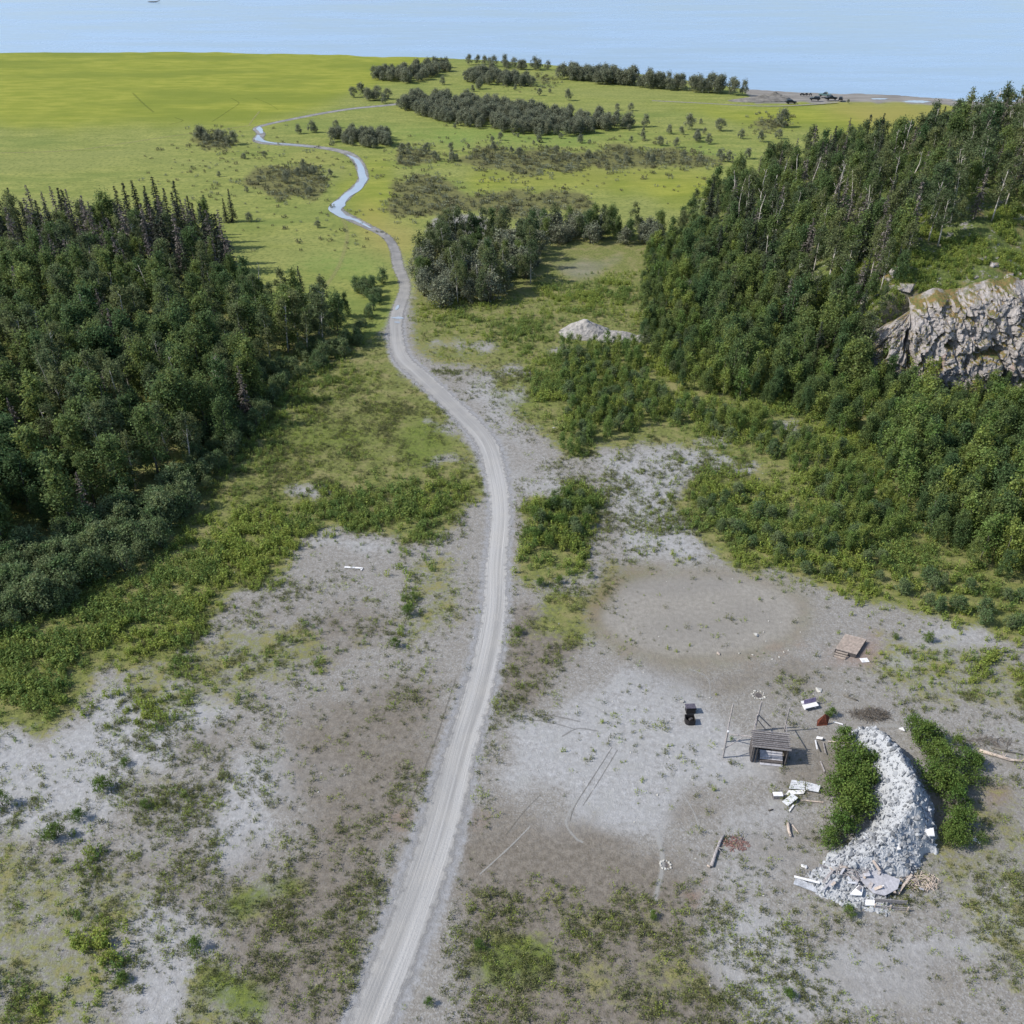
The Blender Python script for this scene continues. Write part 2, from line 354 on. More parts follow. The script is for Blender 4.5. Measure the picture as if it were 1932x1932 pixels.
paint('rim', 0, ell(1324, 1160, 196, 80), 2, 'set', .2); paint('pad', 1, ell(1324, 1160, 196, 80), 3, 'max', .15); paint('dark', .9, ell(1290, 1104, 120, 9, rot=-3), 3, 'max', .3); paint('dark', .8, ell(1420, 1158, 60, 12, rot=10), 4, 'max', .4); paint('dark', .6, ell(1320, 1180, 120, 16), 5, 'max', .4); paint('dark', .7, ell(1250, 1270, 60, 14, rot=25), 5); paint('dark', .5, ell(1160, 1120, 50, 10, rot=-40), 4)
# plant density maps
paint('d_weed', 1, [(-400, 1150), (120, 1160), (330, 1020), (380, 945), (560, 955), (700, 900), (850, 880), (900, 930), (870, 990), (760, 1040), (740, 1000), (640, 1000), (560, 1020), (550, 1080), (480, 1090), (380, 1180), (340, 1240), (200, 1290), (120, 1385), (-400, 1410)], 7)
paint('d_weed', .62, ell(230, 1330, 120, 34), 3); paint('d_weed', .6, ell(500, 1230, 120, 26), 3); paint('d_weed', .5, ell(120, 1590, 60, 30), 3); paint('d_weed', .45, ell(330, 1490, 50, 18), 3); paint('d_weed', .55, ell(750, 1180, 30, 60), 3)
paint('d_weed', .42, [(380, 1190), (640, 1150), (640, 1240), (490, 1340), (360, 1360), (230, 1350), (180, 1300)], 4)
paint('d_weed', .28, ell(240, 1340, 70, 50), 3); paint('d_weed', .5, ell(360, 1325, 60, 36), 3); paint('d_weed', .3, ell(470, 1330, 30, 12), 2)
paint('d_weed', .75, ell(160, 1790, 60, 60), 3); paint('d_weed', .7, ell(120, 1880, 70, 60), 3); paint('d_weed', .35, ell(60, 1830, 130, 150), 6)
paint('d_weed', .4, ell(70, 1560, 70, 30), 3)
paint('d_weed', .5, [(480, 700), (690, 650), (730, 720), (600, 760), (560, 860), (420, 920), (350, 900)], 5)
paint('d_weed', .2, [(560, 860), (880, 860), (880, 900), (560, 930)], 5)
paint('d_weed', .55, [(660, 1050), (900, 1030), (820, 1090), (760, 1200), (720, 1260), (700, 1150)], 4)
paint('d_weed', .9, [(1280, 920), (1480, 880), (1700, 980), (1850, 1080), (1932, 1110), (2300, 1150), (2300, 1260), (1932, 1215), (1840, 1195), (1700, 1150), (1560, 1110), (1420, 1060), (1400, 1020), (1320, 1010)], 7)
paint('d_weed', .8, [(1000, 660), (1230, 660), (1300, 780), (1560, 850), (1440, 880), (1250, 800), (1200, 830), (1090, 870), (1060, 800), (1000, 780)], 3)
paint('d_weed', .6, [(770, 560), (1000, 580), (1060, 610), (1050, 650), (950, 660), (790, 640)], 4); paint('d_weed', .7, [(1000, 530), (1200, 510), (1210, 610), (1120, 600), (1020, 590)], 3)
paint('d_weed', .8, [(985, 1000), (1060, 900), (1120, 930), (1130, 1000), (1090, 1060), (1060, 1120), (990, 1110)], 2)
paint('d_weed', .3, [(1640, 1200), (1932, 1250), (2400, 1300), (2400, 1420), (1932, 1340), (1700, 1320)], 4); paint('d_weed', .7, ell(1880, 1260, 60, 25), 3)
paint('d_weed', .22, [(1250, 860), (1430, 860), (1440, 890), (1330, 1060), (1200, 1050)], 4)
paint('d_weed', .8, [(1200, 460), (1330, 460), (1660, 720), (2400, 800), (2400, 1240), (1932, 1200), (1700, 1100), (1560, 1000), (1430, 860), (1220, 800)], 3)
paint('d_low', .35, [(-400, 1400), (700, 1100), (900, 1030), (880, 1300), (700, 1932), (600, 2300), (-400, 2300)], 8)
paint('d_low', .75, [(500, 1700), (700, 1550), (760, 1560), (640, 1932), (450, 1932), (480, 1780)], 8)
paint('d_low', .6, [(380, 1100), (700, 1090), (640, 1260), (480, 1340), (360, 1200)], 5); paint('d_low', .8, [(250, 1480), (520, 1420), (480, 1520), (400, 1640), (200, 1660)], 8)
paint('d_low', .8, [(850, 1690), (1250, 1690), (1400, 1932), (1400, 2300), (800, 2300)], 8); paint('d_low', .4, [(1300, 1600), (1932, 1600), (2400, 1600), (2400, 2300), (1300, 2300)], 8)
paint('d_low', .7, [(1600, 1300), (2400, 1300), (2400, 1600), (1780, 1500), (1720, 1350)], 8); paint('d_low', .5, [(1490, 1300), (1560, 1290), (1560, 1500), (1500, 1560)], 5)
paint('d_low', .6, [(960, 1120), (1110, 1090), (1110, 1200), (960, 1420), (900, 1600), (880, 1500), (960, 1250)], 4); paint('d_low', .5, [(1000, 850), (1500, 830), (1500, 1060), (1100, 1060), (1000, 1000)], 5)
paint('d_low', .5, [(480, 700), (900, 700), (900, 1030), (350, 920)], 5); paint('d_low', .6, [(780, 590), (1100, 590), (1100, 850), (1000, 850), (820, 740)], 5)
for c_ in ('d_weed', 'd_low'):      # nothing grows on the worked gravel, the circle and the track
    for p in ([(1130, 1090), (1560, 1090), (1600, 1230), (1130, 1240)], [(1050, 1290), (1480, 1290), (1480, 1480), (1320, 1560), (1080, 1560)]):
        paint(c_, .03, p, 4, 'set', .5)

# ------------------------------------------------------------ track
ROAD = [(600, 2200, 82), (655, 2050, 82), (696, 1932, 84), (769, 1746, 90), (827, 1575, 88), (872, 1404, 66), (902, 1305, 60), (931, 1168, 52), (936, 1065, 42), (944, 963, 40), (931, 877, 46), (911, 826, 46), (864, 775, 42), (790, 706, 42), (756, 672, 35), (746, 621, 30), (750, 587, 29), (764, 542, 22), (751, 501, 23), (743, 467, 19), (724, 443, 18), (676, 419, 26), (635, 395, 32), (652, 372, 26), (682, 344, 24), (684, 325, 23), (671, 300, 22), (643, 285, 22), (575, 275, 22), (493, 268, 26), (492, 252, 18), (487, 240, 14), (550, 225, 16), (650, 207, 18), (735, 198, 18), (800, 190, 14)]
def catmull(P, n=10):
    P = [np.array(p, float) for p in P]; P = [2 * P[0] - P[1]] + P + [2 * P[-1] - P[-2]]; out = []
    for i in range(1, len(P) - 2):
        for k in range(n):
            t = k / n; a, b, c, d = P[i - 1:i + 3]
            out.append(.5 * ((2 * b) + (c - a) * t + (2 * a - 5 * b + 4 * c - d) * t * t + (3 * b - a - 3 * c + d) * t ** 3))
    out.append(P[-2]); return out
rd = []
for x, y, wpx in catmull(ROAD, 10):
    p = at(x, y); _, _, dep = proj(p.x, p.y); rd.append((p.x, p.y, max(1.4, .86 * wpx * float(dep) / F)))
for _ in range(1):
    wv = [r[2] for r in rd]; rd = [(r[0], r[1], sum(wv[max(0, i - 3):i + 4]) / len(wv[max(0, i - 3):i + 4])) for i, r in enumerate(rd)]
rd = np.array(rd)
def road_dist(X, Y):
    X = np.asarray(X, float); Y = np.asarray(Y, float); best = np.full(X.shape, 1e9)
    for i in range(0, len(rd), 2):
        d = np.hypot(X - rd[i, 0], Y - rd[i, 1]) - rd[i, 2] * .5; best = np.minimum(best, d)
    return best

# ------------------------------------------------------------ ground sheet
def axis(parts):
    out = []
    for a, b, st0, st1 in parts:
        x = a
        while x < b: out.append(x); x += st0 + (st1 - st0) * (x - a) / (b - a)
    out.append(parts[-1][1]); return np.array(out)
half = axis([(0, 42, .5, .5), (42, 130, .5, 1.6), (130, 420, 1.6, 6), (420, 4000, 20, 400)])
xs = np.concatenate([-half[::-1][:-1], half])
ys = axis([(-300, 20, 40, 5), (20, 34, 3, .6), (34, 110, .45, .5), (110, 260, .55, 1.5), (260, 640, 1.5, 2.6), (640, 760, 20, 20)])
sh_d = [(-1200, 96), (0, 98), (400, 99), (620, 103), (830, 108), (1000, 120), (1200, 134), (1400, 163), (1500, 170), (1700, 177), (1932, 190), (2500, 214)]
shp = [at(a, b) for a, b in sh_d]; shx = [p.x for p in shp]; shy = [p.y for p in shp]
def shore(X):
    return np.interp(X, shx, shy) + (fbm(np.asarray(X) / 25, np.zeros_like(X) + 7.3, 31, 3) - .5) * 14
XX, YY = np.meshgrid(xs, ys)
ZZ = -3.2 * sst(0, 9, YY - shore(XX)) - 1.2 * sst(-60, 0, YY - shore(XX)) * (XX > 60) * .6
ZZ = ZZ - 1.0 * (hill(XX, YY) > 1.5)
nx, ny = len(xs), len(ys)
V = np.stack([XX, YY, ZZ], -1).reshape(-1, 3)
ii = (np.arange(ny - 1)[:, None] * nx + np.arange(nx - 1)[None]).ravel()
ground_me = np_mesh('ground', V, np.stack([ii, ii + 1, ii + nx + 1, ii + nx], 1), 4)
def col_attr(me, name, r, g, b):
    a = me.color_attributes.new(name, 'FLOAT_COLOR', 'POINT'); arr = np.ones((len(r), 4), np.float32)
    arr[:, 0] = r; arr[:, 1] = g; arr[:, 2] = b; a.data.foreach_set('color', arr.ravel())
fx, fy = V[:, 0], V[:, 1]; S = lambda c: samp(c, fx, fy)
col_attr(ground_me, 'covA', S('green'), S('brown'), S('pale'))
col_attr(ground_me, 'covB', S('meadow'), S('scrub'), S('mud'))
col_attr(ground_me, 'covC', S('tan'), S('bright'), S('red'))
col_attr(ground_me, 'covD', S('yellow'), S('ochre'), np.clip(1 - road_dist(fx, fy) / 2.0, 0, 1))

col_attr(ground_me, 'covE', S('rim'), S('pad'), S('dark'))

def ground_mat():
    t = NT('ground_cover'); P = t.coord('Object')
    A = {}
    for nme in ('covA', 'covB', 'covC', 'covD', 'covE'):
        a = t.n('ShaderNodeVertexColor', layer_name=nme); s = t.n('ShaderNodeSeparateColor'); t.l(a.outputs[0], s.inputs[0]); A[nme] = s.outputs
    n_big = t.noise(P, .05, 4, .6); n_mid = t.noise(P, .35, 5, .65); n_fine = t.noise(P, 1.6, 6, .7); n_pix = t.noise(P, 6., 3, .7)
    peb = t.voro(P, 3.2); peb2 = t.voro(P, 7., 'F1', 'Color')
    def cov(c, k=1.5, wd=.16, n=None, n2=n_fine):
        # coverage c in 0..1 becomes patches through noise
        nn = t.math('ADD', t.math('MULTIPLY', n or n_mid, .55), t.math('MULTIPLY', n2, .45))
        e = t.math('ADD', c, t.math('MULTIPLY', t.math('SUBTRACT', nn, .5), k))
        return t.rng(e, .5 - wd, .5 + wd)
    grav = t.mix(t.rng(n_fine, .3, .7), (.175, .167, .153), (.292, .28, .26))
    grav = t.mix(t.rng(n_mid, .35, .7, 0, .7), grav, (.225, .212, .195))
    sepc = t.n('ShaderNodeSeparateColor'); t.l(peb2, sepc.inputs[0])
    grav = t.mix(t.rng(sepc.outputs[0], .5, 1, 0, .5), grav, (.36, .365, .375))
    grav = t.mix(t.rng(n_pix, .54, .70, 0, .65), grav, (.105, .10, .085))
    pale = t.mix(t.rng(n_fine, .3, .75), (.315, .315, .318), (.445, .448, .46))
    pale = t.mix(t.rng(peb, .25, .5, 0, .35), pale, (.25, .26, .28))
    pale = t.mix(t.rng(n_mid, .42, .62, 0, .4), pale, (.29, .29, .28))
    c = t.mix(cov(t.math('ADD', t.math('MULTIPLY', A['covA'][2], .8), t.math('MULTIPLY', t.math('SUBTRACT', n_big, .5), .5)), 1.9, .4), grav, pale)
    brown = t.mix(t.rng(n_fine, .32, .68), (.115, .098, .078), (.21, .185, .155)); brown = t.mix(t.rng(n_pix, .5, .7, 0, .6), brown, (.085, .08, .05))
    c = t.mix(t.math('MULTIPLY', cov(A['covA'][1], 1.5, .35), .8), c, brown)
    tan = t.mix(t.rng(n_fine, .3, .7), (.17, .16, .13), (.255, .24, .205))
    c = t.mix(t.math('MULTIPLY', cov(A['covC'][0], 1.2, .4), .65), c, tan)
    c = t.mix(t.math('MULTIPLY', cov(A['covC'][2], 1.4, .4), .6), c, (.26, .14, .10))
    grn = t.mix(t.rng(n_fine, .3, .7), (.10, .118, .04), (.215, .232, .075)); grn = t.mix(t.rng(n_mid, .45, .65, 0, .75), grn, (.25, .225, .11))
    grn = t.mix(t.rng(n_pix, .5, .68, 0, .6), grn, (.065, .085, .03))
    c = t.mix(cov(A['covA'][0], 2.3, .22), c, grn)
    brt = t.mix(t.rng(n_fine, .3, .7), (.07, .11, .02), (.14, .19, .035))
    c = t.mix(t.math('MULTIPLY', cov(A['covC'][1], 1.9, .4), .7), c, brt)
    padc = t.mix(t.rng(n_fine, .3, .7), (.235, .222, .20), (.31, .295, .27)); c = t.mix(t.math('MULTIPLY', A['covE'][1], .8), c, padc)
    c = t.mix(t.math('MULTIPLY', A['covE'][0], t.rng(n_fine, .25, .6, .5, 1)), c, t.mix(t.rng(n_mid, .4, .6), (.15, .14, .06), (.19, .155, .10)))
    c = t.mix(t.math('MULTIPLY', A['covE'][2], t.rng(n_fine, .25, .6, .3, .8)), c, (.165, .16, .155))
    # meadow
    Pm = t.coord('Object', (.35, 1, 1)); nm = t.noise(Pm, .03, 5, .6); nm2 = t.noise(Pm, .22, 5, .65); nm3 = t.noise(P, .8, 4, .7)
    mead = t.mix(t.rng(nm2, .35, .65), (.178, .21, .055), (.275, .29, .085)); mead = t.mix(t.rng(nm, .45, .65, 0, .6), mead, (.23, .25, .085))
    mead = t.mix(t.rng(nm3, .44, .66, 0, .75), mead, (.11, .145, .042)); mead = t.mix(t.rng(nm, .35, .5, .5, 0), mead, (.14, .19, .05))
    yel = t.mix(t.rng(nm2, .35, .65), (.19, .225, .032), (.27, .285, .05)); yel = t.mix(t.rng(nm, .44, .62, 0, .75), yel, (.15, .19, .03)); yel = t.mix(t.rng(nm3, .5, .7, 0, .35), yel, (.16, .18, .03))
    mead = t.mix(t.rng(A['covD'][0], .1, .9), mead, yel)
    mead = t.mix(t.math('MULTIPLY', cov(A['covC'][1], 1.3, .35), .6), mead, (.13, .23, .05))
    mead = t.mix(t.math('MULTIPLY', A['covD'][1], .65), mead, (.30, .25, .085))
    c = t.mix(t.rng(t.math('ADD', A['covB'][0], t.math('MULTIPLY', t.math('SUBTRACT', n_mid, .5), .5)), .35, .65), c, mead)
    scr = t.mix(t.rng(nm3, .35, .65), (.10, .105, .045), (.17, .17, .065))
    c = t.mix(cov(A['covB'][1], 1.6, .22, n=nm2, n2=nm3), c, scr)
    mud = t.mix(t.rng(nm2, .35, .65), (.19, .18, .17), (.26, .25, .235))
    c = t.mix(t.rng(A['covB'][2], .3, .7), c, mud)
    # worn gravel shoulder of the track
    sh = t.math('MULTIPLY', t.rng(t.math('ADD', A['covD'][2], t.math('MULTIPLY', t.math('SUBTRACT', n_fine, .5), .9)), .35, .8), t.math('SUBTRACT', 1, A['covB'][0]))
    c = t.mix(sh, c, t.mix(t.rng(n_fine, .3, .7), (.23, .23, .235), (.31, .315, .33)))
    t.col(c); t.b.inputs['Roughness'].default_value = .95; t.b.inputs['Specular IOR Level'].default_value = .1
    hgt = t.math('ADD', t.math('MULTIPLY', n_fine, .6), t.math('MULTIPLY', n_pix, .4)); t.bump(hgt, .55, .30)
    return t.m
ground = tag(link('ground', ground_me, ground_mat()), kind='structure')

# water to the horizon
def water_mat(name, c, rough, bs, dist, scale=(1, 1, 1)):
    t = NT(name); P = t.coord('Object', scale); n = t.noise(P, .02, 7, .72); n2 = t.noise(P, .35, 6, .6)
    t.col(t.mix(t.rng(n, .35, .65), c, tuple(min(1, x * 1.28) for x in c))); t.b.inputs['Specular IOR Level'].default_value = .5
    t.l(t.rng(n, .35, .65, rough, rough + .1), t.b.inputs['Roughness']); t.bump(n2, bs, dist); return t.m
wb = MB(); wb.add([(-20000, -50, -.9), (20000, -50, -.9), (20000, 30000, -.9), (-20000, 30000, -.9)], [(0, 1, 2, 3)])
tag(wb.build('water', water_mat('sea', (.22, .32, .46),   .2, .2, .3, (.3, 1, 1))), kind='structure')

# the track sheet
nacr = 12; V = []; uv = []; L = 0
for i in range(len(rd)):
    a = rd[max(0, i - 1)]; b = rd[min(len(rd) - 1, i + 1)]; d = np.array([b[0] - a[0], b[1] - a[1]]); d /= np.hypot(*d); nrm = np.array([d[1], -d[0]])
    if i: L += math.hypot(rd[i, 0] - rd[i - 1, 0], rd[i, 1] - rd[i - 1, 1])
    hw = rd[i, 2] * .5 + .5
    for k in range(nacr + 1):
        u = k / nacr * 2 - 1; V.append((rd[i, 0] + nrm[0] * u * hw, rd[i, 1] + nrm[1] * u * hw, .012)); uv.append((u * hw, L, hw))
ii = (np.arange(len(rd) - 1)[:, None] * (nacr + 1) + np.arange(nacr)[None]).ravel()
tm = np_mesh('dirt_track', V, np.stack([ii, ii + 1, ii + nacr + 2, ii + nacr + 1], 1), 4)
uv = np.array(uv); yy = np.array(V)[:, 1]
col_attr(tm, 'trk', uv[:, 0] * .05 + .5, uv[:, 1] * .001, np.clip(1 - np.abs(uv[:, 0]) / uv[:, 2], 0, 1))
col_attr(tm, 'trk2', sst(150, 235, yy), uv[:, 2] * 0, uv[:, 2] * 0)
def track_mat():
    t = NT('track_gravel'); P = t.coord('Object')
    a = t.n('ShaderNodeVertexColor', layer_name='trk'); s = t.n('ShaderNodeSeparateColor'); t.l(a.outputs[0], s.inputs[0])
    a2 = t.n('ShaderNodeVertexColor', layer_name='trk2'); s2 = t.n('ShaderNodeSeparateColor'); t.l(a2.outputs[0], s2.inputs[0])
    cx = t.n('ShaderNodeCombineXYZ'); t.l(t.math('MULTIPLY', s.outputs[0], 20.), cx.inputs[0]); t.l(t.math('MULTIPLY', s.outputs[1], 1000.), cx.inputs[1])
    def st(k, l): 
        mp = t.n('ShaderNodeMapping'); t.l(cx.outputs[0], mp.inputs[0]); mp.inputs['Scale'].default_value = (k, l, 1); return t.noise(mp.outputs[0], 1, 4, .6)
    s1 = st(1.1, .02); s3 = st(4.5, .05); nf = t.noise(P, 5, 4, .7); nb = t.noise(P, .3, 4)
    c = t.mix(t.rng(s1, .38, .62), (.27, .268, .265), (.39, .388, .385))
    c = t.mix(t.rng(s3, .5, .74, 0, .4), c, (.46, .455, .45)); c = t.mix(t.rng(nf, .45, .75, 0, .45), c, (.24, .24, .25))
    c = t.mix(t.rng(nb, .4, .7, 0, .3), c, (.40, .385, .36))
    wet = t.mix(t.rng(nb, .35, .65), (.16, .16, .162), (.26, .255, .25))
    c = t.mix(t.math('MULTIPLY', s2.outputs[0], .9), c, wet)
    t.col(c); t.bump(t.math('ADD', nf, t.math('MULTIPLY', s3, 1.5)), .4, .12)
    e = t.rng(t.math('ADD', s.outputs[2], t.math('MULTIPLY', t.math('SUBTRACT', t.noise(P, 1.0, 5, .7), .5), 1.1)), .02, .42)
    tr = t.n('ShaderNodeBsdfTransparent'); ms = t.n('ShaderNodeMixShader'); t.l(e, ms.inputs[0]); t.l(tr.outputs[0], ms.inputs[1]); t.l(t.b.outputs[0], ms.inputs[2]); t.l(ms.outputs[0], t.out.inputs[0])
    return t.m
tag(link('dirt_track', tm, track_mat()), kind='structure')

def ribbon(name, P, wpx, z, colr, strength, label=None):
    q = catmull([(at(x, y).x, at(x, y).y, 0) for x, y in P], 10); V = []; n = len(q); sd_ = []
    for i in range(n):
        a = q[max(0, i - 1)]; b = q[min(n - 1, i + 1)]; d = np.array([b[0] - a[0], b[1] - a[1]]); d /= max(1e-6, np.hypot(*d))
        hw = wpx * .5
        for u in (-1, 0, 1): V.append((q[i][0] + d[1] * u * hw, q[i][1] - d[0] * u * hw, z)); sd_.append(1 - abs(u))
    ii = (np.arange(n - 1)[:, None] * 3 + np.arange(2)[None]).ravel(); me = np_mesh(name, V, np.stack([ii, ii + 1, ii + 4, ii + 3], 1), 4)
    col_attr(me, 'e', np.array(sd_), np.zeros(len(V)), np.zeros(len(V)))
    key = 'rib%s%s' % (colr, strength)
    if key not in M:
        t = NT('worn_line'); P_ = t.coord('Object'); a = t.n('ShaderNodeVertexColor', layer_name='e'); s_ = t.n('ShaderNodeSeparateColor'); t.l(a.outputs[0], s_.inputs[0]); t.col(colr)
        e = t.math('MULTIPLY', t.rng(t.math('ADD', s_.outputs[0], t.math('SUBTRACT', t.noise(P_, .9, 5, .7), .5)), .2, .8), strength)
        tr = t.n('ShaderNodeBsdfTransparent'); ms = t.n('ShaderNodeMixShader'); t.l(e, ms.inputs[0]); t.l(tr.outputs[0], ms.inputs[1]); t.l(t.b.outputs[0], ms.inputs[2]); t.l(ms.outputs[0], t.out.inputs[0]); M[key] = t.m
    return tag(link(name, me, M[key]), kind='structure')
GD = (.12, .115, .10); GP = (.42, .42, .41); MG = (.13, .165, .03); MP = (.32, .30, .14)
for k, (P, w_, c_, s_) in enumerate([
    ([(1155, 1410), (1120, 1465), (1085, 1520), (1075, 1550)], .22, GD, .4), ([(1165, 1415), (1132, 1470), (1100, 1520)], .2, GD, .4), ([(1090, 1505), (1068, 1550), (1085, 1580), (1100, 1590)], .5, GP, .45), ([(1140, 1560), (1200, 1552), (1270, 1570)], .4, GP, .35),
    ([(1030, 1310), (1110, 1330), (1150, 1350)], .5, GP, .35), ([(1130, 1300), (1200, 1330), (1235, 1290)], .4, GP, .35), ([(1300, 1262), (1335, 1280), (1340, 1320)], .4, GP, .35), ([(1290, 1500), (1312, 1540), (1322, 1580)], .35, GP, .45), ([(1240, 1570), (1250, 1630), (1235, 1700)], .9, GP, .5),
     ([(1060, 1390), (1090, 1375), (1130, 1380)], .3, GD, .3), ([(1000, 1345), (1050, 1352), (1095, 1362)], .3, GD, .3), ([(990, 1356), (1040, 1364), (1085, 1376)], .3, GD, .3),
    ([(1640, 1370), (1700, 1372), (1780, 1400), (1932, 1440)], 1.1, GP, .4), ([(770, 1530), (820, 1400), (860, 1280)], .3, GD, .3), ([(955, 1575), (990, 1530), (1020, 1500)], .25, GD, .3), ([(905, 1650), (960, 1600), (1000, 1560)], .3, GP, .5),
    ([(400, 230), (430, 210), (450, 196), (445, 190), (436, 185)], 1.3, MG, .28), ([(480, 185), (505, 195), (525, 207)], 1.1, MG, .22), ([(-60, 290), (120, 285), (210, 274), (330, 256), (480, 236)], 1.4, MP, .6), ([(470, 236), (480, 222), (490, 210)], 1.2, MP, .5), ([(250, 175), (270, 195), (290, 212)], 1.8, MG, .28), ([(320, 235), (345, 228), (330, 222)], 1.5, MG, .28),
    ([(1230, 190), (1330, 195), (1430, 200), (1500, 199), (1580, 193)], 3.0, (.26, .25, .23), .9), ([(640, 400), (655, 440), (640, 500), (600, 560)], 2., MP, .3)]):
    ribbon('worn_line', P, w_, .016 + .0012 * k, c_, s_)

# puddles lying on the track
pud_m = water_mat('puddle_water', (.30, .35, .41), .05, .05, .03)
def puddle(P, wf=.6, seed=0):
    c = [at(*p[:2]) for p in P]; q = catmull([(a.x, a.y, p[2]) for a, p in zip(c, P)], 8); V = []; n = len(q)
    for i in range(n):
        a = q[max(0, i - 1)]; b = q[min(n - 1, i + 1)]; d = np.array([b[0] - a[0], b[1] - a[1]]); d /= max(1e-6, np.hypot(*d)); nr = (d[1], -d[0])
        dep = float(proj(q[i][0], q[i][1])[2]); taper = math.sin(math.pi * min(1, max(.03, (i + .5) / n))) ** .35
        for sd in (-1, 1):
            hw = q[i][2] * dep / F * .5 * taper * (.65 + .7 * float(vn(i * .45, sd * 3.3 + seed, 41)))
            V.append((q[i][0] + nr[0] * sd * hw, q[i][1] + nr[1] * sd * hw, .065))
    ii = np.arange(n - 1) * 2
    return tag(link('puddle', np_mesh('puddle', V, np.stack([ii, ii + 1, ii + 3, ii + 2], 1), 4), pud_m), kind='structure')
puddle([(700, 431, 7), (672, 416, 12), (648, 408, 18), (634, 394, 26), (650, 374, 17), (672, 356, 17), (684, 340, 17), (682, 322, 15), (672, 302, 13), (655, 292, 8)], seed=1)
puddle([(585, 277, 4), (550, 273, 6), (515, 270, 8), (490, 264, 14), (487, 255, 9)], seed=2)
puddle([(494, 252, 9), (490, 244, 11), (489, 239, 7)], seed=3)
puddle([(738, 600, 6), (752, 600, 11), (762, 601, 5)], seed=4); puddle([(744, 608, 5), (755, 609, 6)], seed=5)
puddle([(747, 585, 5), (752, 576, 6)], seed=6)
for k, (x, y, rx, ry) in enumerate([(1730, 189, 26, 2.2), (1850, 186, 50, 3.2), (1660, 184, 16, 1.2)]):
    c = at(x, y); dd = float(proj(c.x, c.y)[2]) / F; V = [(c.x, c.y, -.55)]
    for i in range(28):
        a = 2 * math.pi * i / 28; f = .8 + .4 * random.random(); V.append((c.x + math.cos(a) * rx * dd * f, c.y + math.sin(a) * ry * dd * 6 * f, -.55))
    b = MB(); b.add(V, [(0, i + 1, (i + 1) % 28 + 1) for i in range(28)]); tag(b.build('tidal_pool', pud_m), kind='structure')

# ------------------------------------------------------------ hill
hx = axis([(38, 130, .9, .9), (130, 420, 1.5, 12)]); hy = axis([(141, 200, .7, .7), (200, 345, 1, 2.5)])
XX, YY = np.meshgrid(hx, hy); ZZ = np.maximum(hill(XX, YY), -.6)
nx, ny = len(hx), len(hy); V = np.stack([XX, YY, ZZ], -1).reshape(-1, 3)
ii = (np.arange(ny - 1)[:, None] * nx + np.arange(nx - 1)[None]).ravel()
hm = np_mesh('hillside', V, np.stack([ii, ii + 1, ii + nx + 1, ii + nx], 1), 4, True)
t = NT('hill_cover'); P = t.coord('Object'); a = t.noise(P, .25, 5, .65); b = t.noise(P, 1.5, 5, .7); b2 = t.noise(P, .6, 5, .7)
c = t.mix(t.rng(b, .3, .7), (.06, .085, .025), (.15, .185, .05)); c = t.mix(t.rng(a, .5, .66, 0, .7), c, (.20, .155, .08)); c = t.mix(t.rng(b2, .56, .66), c, (.27, .255, .235))
geo = t.n('ShaderNodeNewGeometry'); sx = t.n('ShaderNodeSeparateXYZ'); t.l(geo.outputs['True Normal'], sx.inputs[0])
c = t.mix(t.rng(sx.outputs[2], .6, .8), t.mix(t.rng(b, .3, .7), (.10, .10, .055), (.20, .18, .14)), c)
t.col(c); t.bump(b, .8, .5); tag(link('hillside', hm, t.m), kind='structure')

# rocky cliff face: a displaced curtain of rock with blocks, ledges and crevices
us = np.arange(0, 92, .24); vs_ = np.linspace(0, 1, 90)
def vor(x, y, z, s, jit=1.):
    # cellular blocks: returns per-cell random and edge distance
    xi = np.floor(x); yi = np.floor(y); zi = np.floor(z); d1 = np.full(x.shape, 9.); d2 = d1.copy(); cr = np.zeros(x.shape)
    for a in (-1, 0, 1):
        for b in (-1, 0, 1):
            for c in (-1, 0, 1):
                i, j, k = xi + a, yi + b, zi + c; sd = (k * 57).astype(np.int64)
                px = i + _h(i + k * 13, j, s); py = j + _h(i, j + k * 7, s + 1); pz = k + _h(i + k * 3, j - k, s + 2)
                d = np.sqrt((px - x) ** 2 + (py - y) ** 2 + (pz - z) ** 2); rr = _h(i + k * 31, j + k * 11, s + 3)
                m = d < d1; d2 = np.where(m, d1, np.minimum(d2, d)); cr = np.where(m, rr, cr); d1 = np.where(m, d, d1)
    return cr, d2 - d1
UU, VV = np.meshgrid(us, vs_)
# path of the cliff foot: turns the corner at the left end, then runs to the right
ang = np.interp(us, [0, 9, 16, 92], [R(-62), R(-48), R(0), R(4)])
px = 60.5 + np.cumsum(np.cos(ang)) * .24; py = 160.5 + np.cumsum(np.sin(ang)) * .24; py = py - py[40] + 150.5
PX = np.interp(UU, us, px); PY = np.interp(UU, us, py); AN = np.interp(UU, us, ang); nxn = np.sin(AN); nyn = -np.cos(AN)
topz = np.interp(UU, [0, 8, 14, 30, 92], [7, 13.5, 15.5, 17.5, 19.5]) + (fbm(UU / 8, UU * 0, 51, 3) - .5) * 6
Zc = VV * topz - .5 * (1 - VV)
back = VV ** 1.5 * 8.0 + (VV > .9) * (VV - .9) * 26
qx = UU + (fbm(UU / 3, Zc / 3, 85, 3) - .5) * 1.5; qz = Zc + (fbm(UU / 3, Zc / 3, 86, 3) - .5) * 1.5
cr, ed = vor(qx / 4.2, qz / 5.5, UU * 0 + 3.1, 61); cr2, ed2 = vor(qx / 1.5, qz / 1.9, UU * 0 + 9.1, 71)
rid = 1 - np.abs(2 * fbm(qx / 2.2, qz / 5, 87, 4) - 1)
cr3, ed3 = vor(qx / .62, qz / .7, UU * 0 + 4.4, 77)
